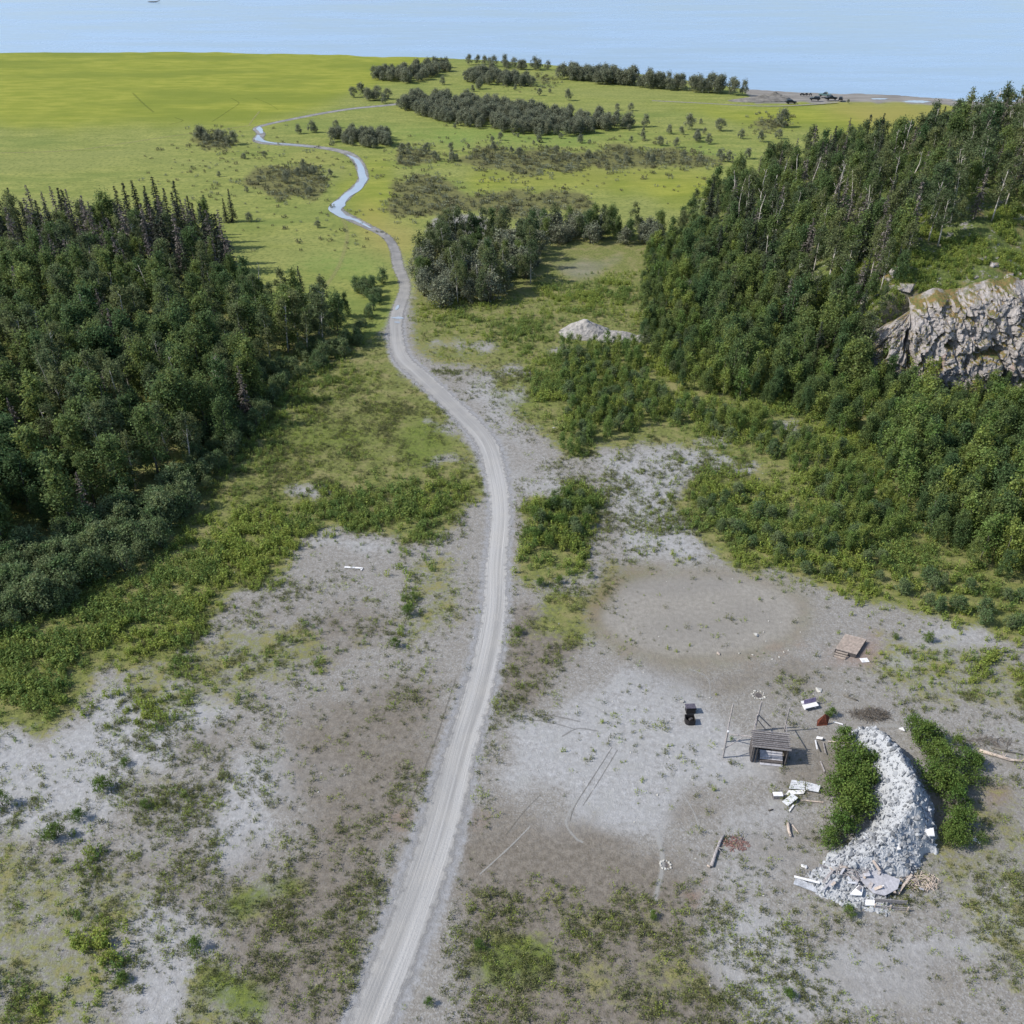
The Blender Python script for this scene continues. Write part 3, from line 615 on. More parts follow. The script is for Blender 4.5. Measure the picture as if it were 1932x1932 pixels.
out = 2.0 * (cr - .4) + 1.25 * (cr2 - .5) + .45 * (cr3 - .5) - .4 * (1 - sst(0, .08, ed)) - .3 * (1 - sst(0, .1, ed2)) + (fbm(UU / 1.2, Zc / 1.2, 81, 4) - .5) * 1.0 - .5 * sst(.88, 1, rid) + 2.8 * (fbm(UU / 7, Zc / 6, 83, 3) - .4)
for cu, cz, ru, rz in ((13.5, 9.5, .6, 1.3), (9.0, 6.6, .8, .9), (15.5, 6, .7, 1.1), (22, 9, .8, .6), (31, 8, 1.2, .7)):   # small caves
    out -= 2.6 * np.exp(-(((UU - cu) / ru) ** 2 + ((Zc - cz) / rz) ** 2) ** 2)
out *= (1 - sst(.93, 1, VV))
CXX = PX - nxn * back + nxn * out; CYY = PY - nyn * back + nyn * out
V = np.stack([CXX, CYY, Zc], -1).reshape(-1, 3); nx, ny = len(us), len(vs_)
ii = (np.arange(ny - 1)[:, None] * nx + np.arange(nx - 1)[None]).ravel()
cm = np_mesh('rock_cliff', V, np.stack([ii, ii + 1, ii + nx + 1, ii + nx], 1), 4)
t = NT('cliff_rock'); P = t.coord('Object'); a = t.noise(P, .22, 5, .6); b = t.noise(P, 1.2, 7, .75); b3 = t.noise(P, 3, 4, .7); ps = t.coord('Object', (1, 1, .3)); dr = t.noise(ps, .7, 4, .6)
c = t.mix(t.rng(b, .3, .7), (.27, .25, .245), (.50, .47, .46)); c = t.mix(t.rng(a, .4, .65, 0, .5), c, (.31, .27, .24)); c = t.mix(t.rng(dr, .58, .72, 0, .6), c, (.33, .20, .15))
c = t.mix(t.rng(b3, .56, .72, 0, .4), c, (.16, .15, .145))
geo = t.n('ShaderNodeNewGeometry'); sx = t.n('ShaderNodeSeparateXYZ'); t.l(geo.outputs['True Normal'], sx.inputs[0])
led = t.math('ADD', sx.outputs[2], t.math('MULTIPLY', t.math('SUBTRACT', a, .5), 1.4)); c = t.mix(t.rng(led, .68, .92), c, t.mix(t.rng(b, .4, .6), (.13, .15, .05), (.25, .17, .07)))
t.col(c); t.bump(t.math('ADD', b, t.math('MULTIPLY', b3, .5)), 1., .5); M['cliffrock'] = t.m
tag(link('rock_cliff', cm, t.m), 'pinkish grey rock cliff with ledges and dark hollows above the trees', kind='structure')

# ------------------------------------------------------------ plant prototypes
def quads(cen, size, r, up=.5, aspect=.6, droop=None):
    n = len(cen); nrm = r.normal(size=(n, 3)); nrm[:, 2] = np.abs(nrm[:, 2]) + up; nrm /= np.linalg.norm(nrm, axis=1)[:, None]
    t1 = r.normal(size=(n, 3)) if droop is None else droop + r.normal(size=(n, 3)) * .25
    t1 -= nrm * (t1 * nrm).sum(1)[:, None]; t1 /= np.linalg.norm(t1, axis=1)[:, None] + 1e-9; t2 = np.cross(nrm, t1)
    s = (size * (.65 + .7 * r.random(n)))[:, None] if np.isscalar(size) else size[:, None]
    V = np.stack([cen - t1 * s, cen - t2 * s * aspect + t1 * s * .1, cen + t1 * s, cen + t2 * s * aspect + t1 * s * .1], 1).reshape(-1, 3)
    return V, np.arange(4 * n).reshape(-1, 4)
def crown_pts(r, h, Rr, z0, nclump, nleaf, shape='round', flat=.75):
    out = []; cl = []
    for k in range(nclump):
        u = r.random() ** .75; z = z0 + (h - z0) * u
        if shape == 'round': rr = Rr * math.sin(math.pi * min(.97, .18 + .8 * u)) ** .6
        elif shape == 'cone': rr = Rr * (1.05 - u) ** .7
        else: rr = Rr * (.55 + .45 * math.sin(math.pi * u))
        a = r.random() * 2 * math.pi; q = rr * math.sqrt(r.random()) * .9
        c = np.array([math.cos(a) * q, math.sin(a) * q, z]); cr = Rr * (.26 + .34 * r.random()); cl.append(c); nl_ = int(nleaf * (.45 + .8 * r.random()))
        p = r.normal(size=(nl_, 3)); p /= np.linalg.norm(p, axis=1)[:, None]; p *= (r.random(nl_) ** .7)[:, None] * cr; p += np.sin(p[:, [2, 0, 1]] * 7 / Rr + k) * Rr * .06
        p[:, 2] *= flat; p[:, 2] += cr * .15; out.append(c + p)
    return np.concatenate(out), cl
def trunk_mb(h, r0, lean, r, cl=(), z0=.3, nl=5, n=6):
    b = MB(); pts = [Vector((lean[0] * (k / 5) ** 1.5 + (r.random() - .5) * .12 * k / 5, lean[1] * (k / 5) ** 1.5, h * k / 5)) for k in range(6)]; pts[0].z = -.4
    b.tube(pts, [r0 * 1.25, r0, r0 * .85, r0 * .65, r0 * .4, r0 * .12], n)
    for c in list(cl)[:nl]:
        c = Vector(c); z = max(h * .15, c.z - (Vector((c.x, c.y, 0)).length) * .9 - .4); u = z / h
        s = Vector((lean[0] * u ** 1.5, lean[1] * u ** 1.5, z)); m = (s + c) / 2 + Vector((0, 0, -.12)); b.tube([s, m, c], [r0 * .38, r0 * .24, r0 * .08], 4)
    return b
PR = {}          # kind -> list of (trunk mesh or None, crown mesh, height)
def add_proto(kind, trunk, tmat, V, Fq, cmat, h):
    cm = np_mesh(kind + '_crown', V, Fq, 4); cm.materials.append(M[cmat]); tm = None
    if trunk: tm = trunk.mesh(kind + '_trunk', True); tm.materials.append(M[tmat])
    PR.setdefault(kind, []).append((tm, cm, h))
for s in range(5):
    r = np.random.default_rng(100 + s); h = 10.
    P_, cl = crown_pts(r, h * .97, 2.5, .9, 44, 82, 'cone' if s % 2 else 'round', 1.35); V, Fq = quads(P_, .185, r, .3); add_proto('poplar_tree', trunk_mb(h * .9, .15, (r.normal() * .4, r.normal() * .4), r, cl, nl=7), 'bark', V, Fq, 'poplar', h)
for s in range(5):
    r = np.random.default_rng(200 + s); h = 11.
    P_, cl = crown_pts(r, h, 2.0, h * (.25 + .12 * (s % 3)), 28, 78, 'round', 1.15); V, Fq = quads(P_, .175, r, .3); add_proto('birch_tree', trunk_mb(h * .93, .15, (r.normal() * .7, r.normal() * .5), r, cl, nl=9), 'white_bark', V, Fq, 'birch', h)
for s in range(4):
    r = np.random.default_rng(300 + s); h = 5.5
    P_, cl = crown_pts(r, h, 1.25, .4, 26, 62, 'oval', 2.0); V, Fq = quads(P_, .135, r, .2); add_proto('poplar_sapling', trunk_mb(h * .95, .06, (r.normal() * .2, r.normal() * .2), r, cl, nl=5, n=5), 'bark', V, Fq, 'sapling', h)
def spruce(r, h, Rr, dens=1., gaps=0.):
    C_ = []; D = []; z = .6 if gaps == 0 else 1.5
    while z < h * .985:
        u = z / h; L = Rr * (1 - u) ** .85 * (.75 + .5 * r.random()) + .12; nb = int((7 + 3 * (1 - u)) * dens)
        for k in range(nb):
            if r.random() < gaps: continue
            a = r.random() * 2 * math.pi; Lk = L * (.65 + .5 * r.random()); m = max(2, int(Lk / .22))
            for q in range(m):
                d = (q + .6) / m; C_.append((math.cos(a) * Lk * d, math.sin(a) * Lk * d, z - Lk * .32 * d ** 1.3 + (r.random() - .5) * .12)); D.append((math.cos(a), math.sin(a), -.35))
        z += .30 + .12 * r.random()
    C_ = np.array(C_); D = np.array(D); return quads(C_, .27, r, .6, .42, D)
for s in range(4):
    r = np.random.default_rng(400 + s); h = 13.; V, Fq = spruce(r, h, 2.3); b = MB(); b.tube([(0, 0, -.4), (0, 0, h * .5), (0, 0, h)], [.17, .11, .02], 6); add_proto('spruce_tree', b, 'dark_bark', V, Fq, 'spruce', h)
for s in range(3):
    r = np.random.default_rng(500 + s); h = 12.5; V, Fq = spruce(r, h, 2.1, .85, .2); b = MB(); b.tube([(0, 0, -.4), (.1, 0, h * .5), (.15, 0, h)], [.16, .10, .015], 6); add_proto('dead_spruce', b, 'bark', V, Fq, 'deadspruce', h)
for s in range(4):
    r = np.random.default_rng(600 + s); h = 4.5
    P_, cl = crown_pts(r, h, 2.1, .4, 34, 66, 'round', 1.1); V, Fq = quads(P_, .16, r, .3); b = MB()
    for c in cl[:8]: b.tube([(c[0] * .12, c[1] * .12, -.2), (c[0] * .5, c[1] * .5, c[2] * .55), tuple(c)], [.07, .05, .02], 4)
    add_proto('willow_shrub', b, 'bark', V, Fq, 'willow', h); cm2 = PR['willow_shrub'][-1][1].copy(); cm2.materials.clear(); cm2.materials.append(M['thicket']); PR.setdefault('tall_shrub', []).append((PR['willow_shrub'][-1][0], cm2, h))
for s in range(4):
    r = np.random.default_rng(700 + s); h = 1.6
    P_, cl = crown_pts(r, h, .95, .12, 28, 62, 'round', 1.15); V, Fq = quads(P_, .062, r, .3); b = MB()
    for c in cl[:6]: b.tube([(c[0] * .12, c[1] * .12, -.1), tuple(c)], [.025, .01], 4)
    add_proto('leafy_bush', b, 'bark', V, Fq, 'bush', h)
def weed_mesh(seed, h, nst, mat, spread, leaf, nl, name):
    r = np.random.default_rng(seed); C_ = []
    for k in range(nst):
        a = r.random() * 6.28; q = spread * math.sqrt(r.random()); x, y = math.cos(a) * q, math.sin(a) * q; hh = h * (.55 + .5 * r.random()); lx, ly = r.normal() * .12, r.normal() * .12
        for j in range(nl):
            u = (j + 1) / nl; C_.append((x + lx * u + r.normal() * leaf * .55, y + ly * u + r.normal() * leaf * .55, hh * u))
    V, Fq = quads(np.array(C_), leaf, r, .3, .5); me = np_mesh(name, V, Fq, 4); me.materials.append(M[mat]); return me
PC = {}
def pcoll(key, meshes):
    c = bpy.data.collections.new(key)
    for i, m in enumerate(meshes): c.objects.link(bpy.data.objects.new('%s_%02d' % (key, i), m))
    PC[key] = c; return c
pcoll('tall_weed', [weed_mesh(800 + s, 1.25, 9, 'weed' if s < 3 else 'sapling', .42, .11, 9, 'tall_weed') for s in range(5)])
pcoll('low_weed', [weed_mesh(820 + s, .34, 11, 'weed2' if s < 3 else 'weed', .26, .042, 5, 'low_weed') for s in range(4)])
pcoll('scrub_tuft', [weed_mesh(840 + s, .9, 12, 'scrub' if s < 2 else 'willow', .8, .20, 4, 'scrub_tuft') for s in range(3)])
def rock_mesh(seed, sc=(1, 1, .7), blocky=.35):
    r = np.random.default_rng(seed); import bmesh
    bm = bmesh.new(); pts = r.normal(size=(11, 3)); pts /= np.linalg.norm(pts, axis=1)[:, None]
    for p in pts: bm.verts.new((p[0] * sc[0], p[1] * sc[1], p[2] * sc[2]))
    res = bmesh.ops.convex_hull(bm, input=bm.verts); bmesh.ops.triangulate(bm, faces=bm.faces)
    me = bpy.data.meshes.new('rock'); bm.to_mesh(me); bm.free(); return me
ROCKS = [rock_mesh(900 + s) for s in range(7)]
for m in ROCKS: m.materials.append(M['stone'])
pcoll('small_stone', [m for m in ROCKS[:5]])

def scatter(name, key, P3, rot, scl, idx, label, cat):
    n = len(P3); me = bpy.data.meshes.new(name); me.vertices.add(n); me.vertices.foreach_set('co', np.asarray(P3, np.float32).ravel())
    for an, ty, arr in (('rot', 'FLOAT', rot), ('scl', 'FLOAT', scl)):
        a = me.attributes.new(an, ty, 'POINT'); a.data.foreach_set('value', np.asarray(arr, np.float32))
    a = me.attributes.new('pick', 'INT', 'POINT'); a.data.foreach_set('value', np.asarray(idx, np.int32))
    o = bpy.data.objects.new(name, me); C.objects.link(o); tag(o, label, cat, kind='stuff')
    g = bpy.data.node_groups.new(name, 'GeometryNodeTree'); g.interface.new_socket('Geometry', in_out='INPUT', socket_type='NodeSocketGeometry'); g.interface.new_socket('Geometry', in_out='OUTPUT', socket_type='NodeSocketGeometry')
    N = g.nodes; gi = N.new('NodeGroupInput'); go = N.new('NodeGroupOutput'); ip = N.new('GeometryNodeInstanceOnPoints'); ci = N.new('GeometryNodeCollectionInfo')
    ci.inputs['Collection'].default_value = PC[key]; ci.inputs['Separate Children'].default_value = True; ci.inputs['Reset Children'].default_value = True
    def na(nm, dt): x = N.new('GeometryNodeInputNamedAttribute'); x.data_type = dt; x.inputs[0].default_value = nm; return x.outputs[0]
    cx = N.new('ShaderNodeCombineXYZ'); L = g.links.new
    L(gi.outputs[0], ip.inputs['Points']); L(ci.outputs[0], ip.inputs['Instance']); ip.inputs['Pick Instance'].default_value = True
    L(na('pick', 'INT'), ip.inputs['Instance Index']); L(na('rot', 'FLOAT'), cx.inputs[2]); L(cx.outputs[0], ip.inputs['Rotation']); L(na('scl', 'FLOAT'), ip.inputs['Scale'])
    L(ip.outputs[0], go.inputs[0]); md = o.modifiers.new('scatter', 'NODES'); md.node_group = g
    return o

# ------------------------------------------------------------ placing plants
def visible(X, Y, Z, mx=160, top=0):
    x, y, d = proj(X, Y, Z); return (x > -mx) & (x < 1932 + mx) & (y < 1932 + mx)
def poly_world(poly_d, spacing, r, jitter=.45, world=False):
    W = [(p[0], p[1]) for p in poly_d] if world else [(at(*p).x, at(*p).y) for p in poly_d]
    W = np.array(W); x0, y0 = W.min(0); x1, y1 = W.max(0)
    gx_, gy_ = np.meshgrid(np.arange(x0, x1, spacing), np.arange(y0, y1, spacing * .87)); gx_ = gx_ + (np.arange(gx_.shape[0])[:, None] % 2) * spacing * .5
    gx_ = gx_ + (r.random(gx_.shape) - .5) * 2 * jitter * spacing; gy_ = gy_ + (r.random(gy_.shape) - .5) * 2 * jitter * spacing
    m = inpoly(gx_, gy_, [tuple(p) for p in W]); return np.stack([gx_[m], gy_[m]], 1)
JOBS = {}        # kind -> list of (x, y, z, scale, rot, label, group, cat)
CAT = {'poplar_tree': 'tree', 'birch_tree': 'tree', 'spruce_tree': 'tree', 'dead_spruce': 'tree', 'poplar_sapling': 'tree', 'willow_shrub': 'shrub', 'tall_shrub': 'shrub', 'leafy_bush': 'bush', 'snag': 'tree'}
def job(kind, X, Y, h, label, group=None, var=.15):
    H0 = PR[kind][0][2]; z = gz(X, Y)
    JOBS.setdefault(kind, []).append((X, Y, z - .05, h / H0 * (1 + (random.random() - .5) * 2 * var), random.random() * 6.28, label, group))
def wood(pts, mixk, hfun, place, group):
    for X, Y in pts:
        if not visible(X, Y, 6): continue
        k = random.choices([m[0] for m in mixk], [m[1] for m in mixk])[0]
        adj = {'poplar_tree': 'dense green leafy tree', 'birch_tree': 'pale stemmed leafy tree', 'spruce_tree': 'dark pointed spruce', 'dead_spruce': 'grey brown dying spruce', 'poplar_sapling': 'slim upright young tree', 'willow_shrub': 'rounded grey green shrub', 'tall_shrub': 'tall leafy shrub'}[k]
        job(k, X, Y, hfun(X, Y, k), adj + ' ' + place, adj + 's ' + group, .30)

# left wood
LW = [(-330, 420), (60, 440), (395, 450), (425, 500), (470, 560), (560, 580), (655, 598), (662, 630), (600, 662), (500, 695), (492, 775), (430, 845), (350, 905), (200, 975), (20, 1050), (-260, 1090)]
pts = poly_world(LW, 4.1, rng)
dx, dy, _ = proj(pts[:, 0], pts[:, 1])
back = dy < 545 - .0 * dx
back = back & (dx < 440)
wood(pts[back], [('spruce_tree', .35), ('dead_spruce', .38), ('birch_tree', .17), ('poplar_tree', .1)], lambda x, y, k: 12.5 if 'spruce' in k else 9.5, 'at the back of the left wood beside the meadow', 'at the back of the left wood')
mid = ~back & (dy < 640) & (dx > 330)
wood(pts[mid], [('poplar_tree', .6), ('birch_tree', .28), ('spruce_tree', .12)], lambda x, y, k: 7.2, 'at the thin right tip of the left wood', 'at the right tip of the left wood')
wood(pts[~back & ~mid], [('poplar_tree', .58), ('birch_tree', .36), ('dead_spruce', .06)], lambda x, y, k: 9.6, 'in the main body of the left wood', 'in the main body of the left wood')
# shrub edge of that wood
pts = poly_world([(-250, 1080), (0, 1065), (190, 980), (330, 910), (370, 960), (330, 1020), (210, 1100), (110, 1160), (0, 1200), (-250, 1230)], 2.3, rng)
wood(pts, [('tall_shrub', 1)], lambda x, y, k: 3.6, 'in the thicket along the near edge of the left wood', 'in the left thicket')
pts = poly_world([(350, 830), (480, 720), (500, 690), (660, 640), (690, 600), (700, 566), (660, 548), (725, 532), (722, 552), (680, 655), (540, 740), (480, 830), (390, 930), (330, 930)], 2.4, rng)
wood(pts, [('tall_shrub', 1)], lambda x, y, k: 2.6, 'on the grassy right fringe of the left wood', 'on the right fringe of the left wood')
# middle island of trees right of the track
ISL = [(800, 480), (850, 455), (1010, 455), (1022, 520), (990, 545), (930, 580), (850, 585), (800, 565), (790, 530)]
pts = poly_world(ISL, 3.3, rng); wood(pts, [('willow_shrub', .45), ('birch_tree', .35), ('poplar_tree', .2)], lambda x, y, k: 5.2 if 'shrub' in k else 8.2, 'in the isolated clump right of the track bend', 'in the clump beside the track')
pts = poly_world([(1010, 430), (1260, 440), (1240, 475), (1200, 462), (1030, 462)], 3.4, rng); wood(pts, [('willow_shrub', .5), ('poplar_tree', .3), ('birch_tree', .2)], lambda x, y, k: 4.5 if 'shrub' in k else 7.0, 'in the row between the clump and the hill', 'in the row between clump and hill')
# hill wood (world coordinates)
HW = [(42, 238), (46, 205), (50, 180), (54, 160), (57, 147), (63, 150), (68, 156), (74, 164), (84, 174), (100, 178), (150, 183), (150, 250), (120, 275), (95, 285), (70, 275), (52, 262)]
pts = poly_world(HW, 4.2, rng, world=True)
hh = hill(pts[:, 0], pts[:, 1]); top = hh > 19
wood(pts[~top], [('birch_tree', .42), ('poplar_tree', .38), ('spruce_tree', .10), ('dead_spruce', .10)], lambda x, y, k: 10.2 if 'spruce' in k else (8.4 if x > 54 else 6.2), 'on the wooded side of the hill', 'on the hill side')
wood(pts[top], [('birch_tree', .55), ('poplar_tree', .2), ('spruce_tree', .05), ('dead_spruce', .20)], lambda x, y, k: 9.5, 'on the crest of the hill above the cliff', 'on the hill crest')
# flat wood in front of hill and cliff
FW = [(1215, 470), (1205, 560), (1210, 660), (1270, 745), (1400, 760), (1530, 790), (1660, 880), (1720, 985), (1800, 1060), (1932, 1110), (2150, 1190), (2150, 745), (1932, 745), (1740, 750), (1650, 700), (1560, 620), (1420, 520), (1320, 470)]
pts = poly_world(FW, 2.7, rng); X, Y = pts[:, 0], pts[:, 1]; ok = hill(X, Y) < 5; pts = pts[ok]; dx, dy, _ = proj(pts[:, 0], pts[:, 1])
nr = dy > 740 + (dx > 1750) * 60
wood(pts[~nr], [('poplar_tree', .5), ('poplar_sapling', .3), ('birch_tree', .15), ('spruce_tree', .05)], lambda x, y, k: (4.2 if (x > 70 and y > 138) or x < 40 else 7.2) if 'tree' in k else 5.2, 'on the level ground at the foot of the hill', 'at the foot of the hill')
wood(pts[nr], [('poplar_sapling', .45), ('poplar_tree', .55)], lambda x, y, k: 6.3 if proj(x, y)[0] > 1650 else 5.0, 'at the near edge of the wood below the cliff', 'at the near edge of the right wood')
pts = poly_world([(1050, 660), (1190, 650), (1260, 760), (1420, 790), (1560, 840), (1680, 930), (1720, 1000), (1560, 1060), (1480, 1020), (1560, 950), (1440, 850), (1250, 790), (1100, 850), (1070, 830)], 2.1, rng)
wood(pts, [('poplar_sapling', .75), ('tall_shrub', .25)], lambda x, y, k: 3.0 if 'sap' in k else 2.2, 'in the young growth in front of the right wood', 'in the young growth')
pts = poly_world([(1290, 930), (1400, 930), (1560, 1000), (1700, 1060), (1932, 1130), (1932, 1200), (1700, 1140), (1500, 1080), (1400, 1040), (1350, 1000)], 2.6, rng)
wood(pts, [('tall_shrub', .6), ('poplar_sapling', .4)], lambda x, y, k: 1.8, 'in the low fringe beside the gravel clearing', 'beside the gravel clearing')
for x, y, h in ((1075, 860, 3.4), (1090, 855, 3.0), (1060, 850, 2.8), (1130, 800, 3), (1110, 830, 2.6)): job('poplar_sapling', at(x, y).x, at(x, y).y, h, 'slim upright young tree standing at the tip of the young growth', 'slim young trees at the tip of the young growth')
pts = poly_world([(1000, 990), (1050, 925), (1110, 935), (1120, 1000), (1070, 1040), (1010, 1045)], 1.9, rng)
for X, Y in pts: job(random.choice(['leafy_bush', 'tall_shrub', 'poplar_sapling']), X, Y, 1.9, 'green bush in the dense patch just right of the track', 'bushes in the patch right of the track')
# far shrub belts
def belt(poly, sp, h, place, group): wood(poly_world(poly, sp * 1.12, rng, 1.0), [('willow_shrub', 1)], lambda x, y, k: h, place, group)
belt([(1050, 150), (1130, 160), (1250, 170), (1405, 180), (1400, 174), (1250, 160), (1080, 143)], 3.5, 5.2, 'in the long belt in front of the beach', 'in the belt in front of the beach')
belt([(745, 205), (850, 235), (960, 252), (1060, 258), (1150, 248), (1225, 240), (1130, 228), (1020, 212), (900, 195), (780, 188)], 3.0, 4.0, 'in the widest belt across the meadow', 'in the widest meadow belt')
belt([(700, 150), (780, 160), (850, 135), (870, 125), (790, 132), (700, 145)], 3.5, 4.2, 'in the farthest left belt by the sea', 'in the farthest left belt')
belt([(875, 155), (1000, 170), (1010, 160), (930, 140), (880, 145)], 3.5, 4.2, 'in the belt above the widest belt', 'in the upper middle belt')
belt([(870, 122), (1040, 138), (1045, 133), (880, 118)], 4.5, 4.5, 'in the thin row on the sea edge', 'in the row on the sea edge')
belt([(665, 185), (740, 198), (745, 188), (670, 178)], 3.6, 4.6, 'in the small group where the track ends', 'where the track ends')
belt([(610, 265), (690, 282), (745, 275), (735, 258), (650, 252)], 2.8, 3.5, 'in the group above the first track curve', 'above the first track curve')
belt([(535, 253), (610, 253), (605, 246), (540, 247)], 4, 3.2, 'in the little row left of that group', 'in the little row near the puddle')
belt([(365, 265), (440, 280), (450, 272), (400, 258)], 4, 3.6, 'in the ragged group left of the big puddle', 'left of the big puddle')
singles = [(1072, 190, 4), (1358, 247, 4.6), (1475, 240, 5.4), (1300, 245, 5), (1315, 268, 3.5), (1262, 253, 3), (1435, 268, 3.4), (1468, 262, 3), (905, 168, 4.6), (835, 160, 3.5), (1018, 180, 3), (1165, 208, 2.6), (1190, 209, 2.6), (1245, 275, 3), (1275, 278, 3), (1095, 270, 3), (945, 265, 3), (1050, 290, 2.6), (1020, 262, 3.4), (1375, 305, 3), (1410, 300, 3.6), (1130, 215, 2.4),
           (1290, 300, 2.6), (1230, 308, 2.6), (1180, 300, 2.4), (1110, 298, 2.6), (965, 290, 2.6), (930, 283, 2.6), (540, 345, 3.4), (590, 330, 2.6), (600, 430, 2), (500, 298, 2), (460, 300, 2), (820, 300, 2.6), (850, 285, 2.6), (760, 290, 3), (470, 418, 2.4), (1600, 194, 1.6), (1500, 300, 3)]
r2 = random.Random(11)
for _ in range(70):
    bx_, by_, sx__, sy_ = r2.choice([(950, 262, 260, 14), (1290, 262, 90, 22), (960, 165, 150, 16), (1200, 305, 200, 9), (520, 330, 130, 28), (830, 290, 110, 14)]); singles.append((r2.gauss(bx_, sx__ * .6), r2.gauss(by_, sy_ * .6), r2.uniform(1.4, 3.0)))
cols = ['just right of the sea row', 'on open grass, round and alone', 'rising from a low dark patch', 'largest of the loose meadow scatter']
for i, (x, y, h) in enumerate(singles):
    p = at(x, y); job('willow_shrub', p.x, p.y, h, 'rounded grey green shrub standing loose on the open meadow', 'loose shrubs on the open meadow')
# hand-placed skyline spruces at the left
for x, y, h in ((440, 418, 9), (428, 420, 7), (250, 440, 14), (272, 438, 14.5), (310, 440, 15.5), (345, 445, 14.5), (372, 450, 12), (395, 458, 12), (128, 440, 12), (8, 445, 15), (40, 440, 12), (425, 540, 8.5), (570, 560, 7.5), (290, 440, 12.5)):
    p = at(x, y); job('spruce_tree', p.x, p.y, h, 'pair of dark spruces standing apart on the meadow' if x in (440, 428) else 'tall dark spruce spiking above the left wood skyline', 'spruces apart on the meadow' if x in (440, 428) else 'spruces on the left skyline', .04)

# near bushes with places of their own
NB = [(1612, 1450, 2.3), (1610, 1510, 2.3), (1585, 1485, 2.), (1620, 1530, 2.1), (1590, 1550, 2.1), (1745, 1400, 1.9), (1770, 1400, 1.6), (1775, 1450, 2.2), (1765, 1490, 2.), (1800, 1500, 1.9), (1815, 1560, 1.7), (1790, 1590, 1.6), (1805, 1410, 1.3), (1840, 1450, 1.3),(1590, 1430, 2.1), (1600, 1470, 2.4), (1625, 1490, 2.3), (1570, 1500, 2.1), (1600, 1530, 2.4), (1580, 1570, 1.8), (1560, 1590, 1.4), (1635, 1450, 1.8), (1590, 1400, 1.5),
      (1730, 1400, 2.2), (1760, 1430, 2.3), (1790, 1470, 2.3), (1750, 1470, 2.), (1820, 1440, 1.8), (1800, 1520, 1.8), (1790, 1560, 1.9), (1810, 1590, 1.7), (1835, 1480, 1.6), (1720, 1380, 1.7), (1850, 1590, .9)]
for i, (x, y, h) in enumerate(NB):
    p = at(x, y); left = x < 1700
    job('leafy_bush', p.x, p.y, h * 1.2, 'vivid green bush hugging the left side of the rubble heap' if left else 'vivid green bush along the right side of the rubble heap', 'bushes left of the rubble' if left else 'bushes right of the rubble', .1)
ONE = [(1565, 1350, 1.1, 'small bush behind the bench beside the brush pile'), (1600, 1725, 1.2, 'bush in front of the smashed boards'), (1750, 1210, 1.3, 'round bush right of the wooden deck, alone on gravel'), (1690, 1205, .8, 'low bush just behind the wooden deck'),
       (195, 1490, 1.5, 'round bush alone on the pale gravel at left'), (235, 1445, .9, 'small bush above the round bush on pale gravel'), (5, 1520, 1.7, 'bush cut by the left edge of the frame'), (105, 1580, 1.8, 'biggest bush at the lower edge of the pale gravel'),
       (150, 1545, 1.2, 'dark bush near the biggest bush on pale gravel'), (275, 1525, 1.0, 'bush right of the pale gravel'), (230, 1850, 1., 'single bush on the lower pale gravel strip'), (370, 1790, 1.4, 'bush on the right bank of the lower gravel strip'),
       (977, 1197, 1.1, 'dark lone bush at the right verge of the track'), (1490, 1880, .9, 'lone bush at the bottom of the clearing'), (770, 1160, 1.4, 'bush in the sparse growth left of the track'), (745, 1220, 1.3, 'lower bush in the sparse growth left of the track'), (780, 1130, 1., 'dark bush touching a pale gravel streak'), (1115, 1090, .8, 'low bush at the start of the green ring'),
       (1055, 1100, 1.1, 'bush at the foot of the dense patch by the track'), (1020, 1105, 1.2, 'bush nearest the track below the dense patch'), (810, 1895, .8, 'small bush by the track at the bottom edge'), (905, 1790, .9, 'bush right of the lower track'), (1230, 1730, .8, 'bush in the brown patch at bottom centre')]
for x, y, h, lb in ONE: p = at(x, y); job('leafy_bush', p.x, p.y, h, lb, None, .05)

def put(kind, jobs):
    jobs = sorted(jobs, key=lambda j: -j[3] / max(1, float(proj(j[0], j[1])[2])))
    small = kind == 'willow_shrub'
    for n, (X, Y, Z, s, rz, lb, gp) in enumerate(jobs[:300]):
        tm_, cm_, _ = PR[kind][n % len(PR[kind])]
        dep = float(proj(X, Y)[2])
        if small and dep > 330:
            o = bpy.data.objects.new(kind, cm_); C.objects.link(o)
        else:
            o = bpy.data.objects.new(kind, None); C.objects.link(o)
            a = bpy.data.objects.new('crown', cm_); C.objects.link(a); a.parent = o
            b = bpy.data.objects.new('stems' if kind in ('willow_shrub', 'tall_shrub', 'leafy_bush') else 'trunk', tm_); C.objects.link(b); b.parent = o
        o.location = (X, Y, Z); o.rotation_euler = ((random.random() - .5) * .08, (random.random() - .5) * .08, rz); sx_ = s * (.9 + .25 * random.random()); o.scale = (sx_, sx_, s)
        tag(o, lb, CAT[kind], gp)
    rest = jobs[300:]
    if rest:
        ms = []
        for tm_, cm_, _ in PR[kind]: ms.append(cm_)
        pcoll('rest_' + kind, ms); J = np.array([j[:5] for j in rest])
        scatter(kind + 's', 'rest_' + kind, J[:, :3], J[:, 4], J[:, 3], rng.integers(0, len(ms), len(J)), 'further ' + kind.replace('_', ' ') + ' crowns filling the depth of the woods', 'trees')
    print('PLANT', kind, len(jobs))
for kind, jobs in JOBS.items(): put(kind, jobs)

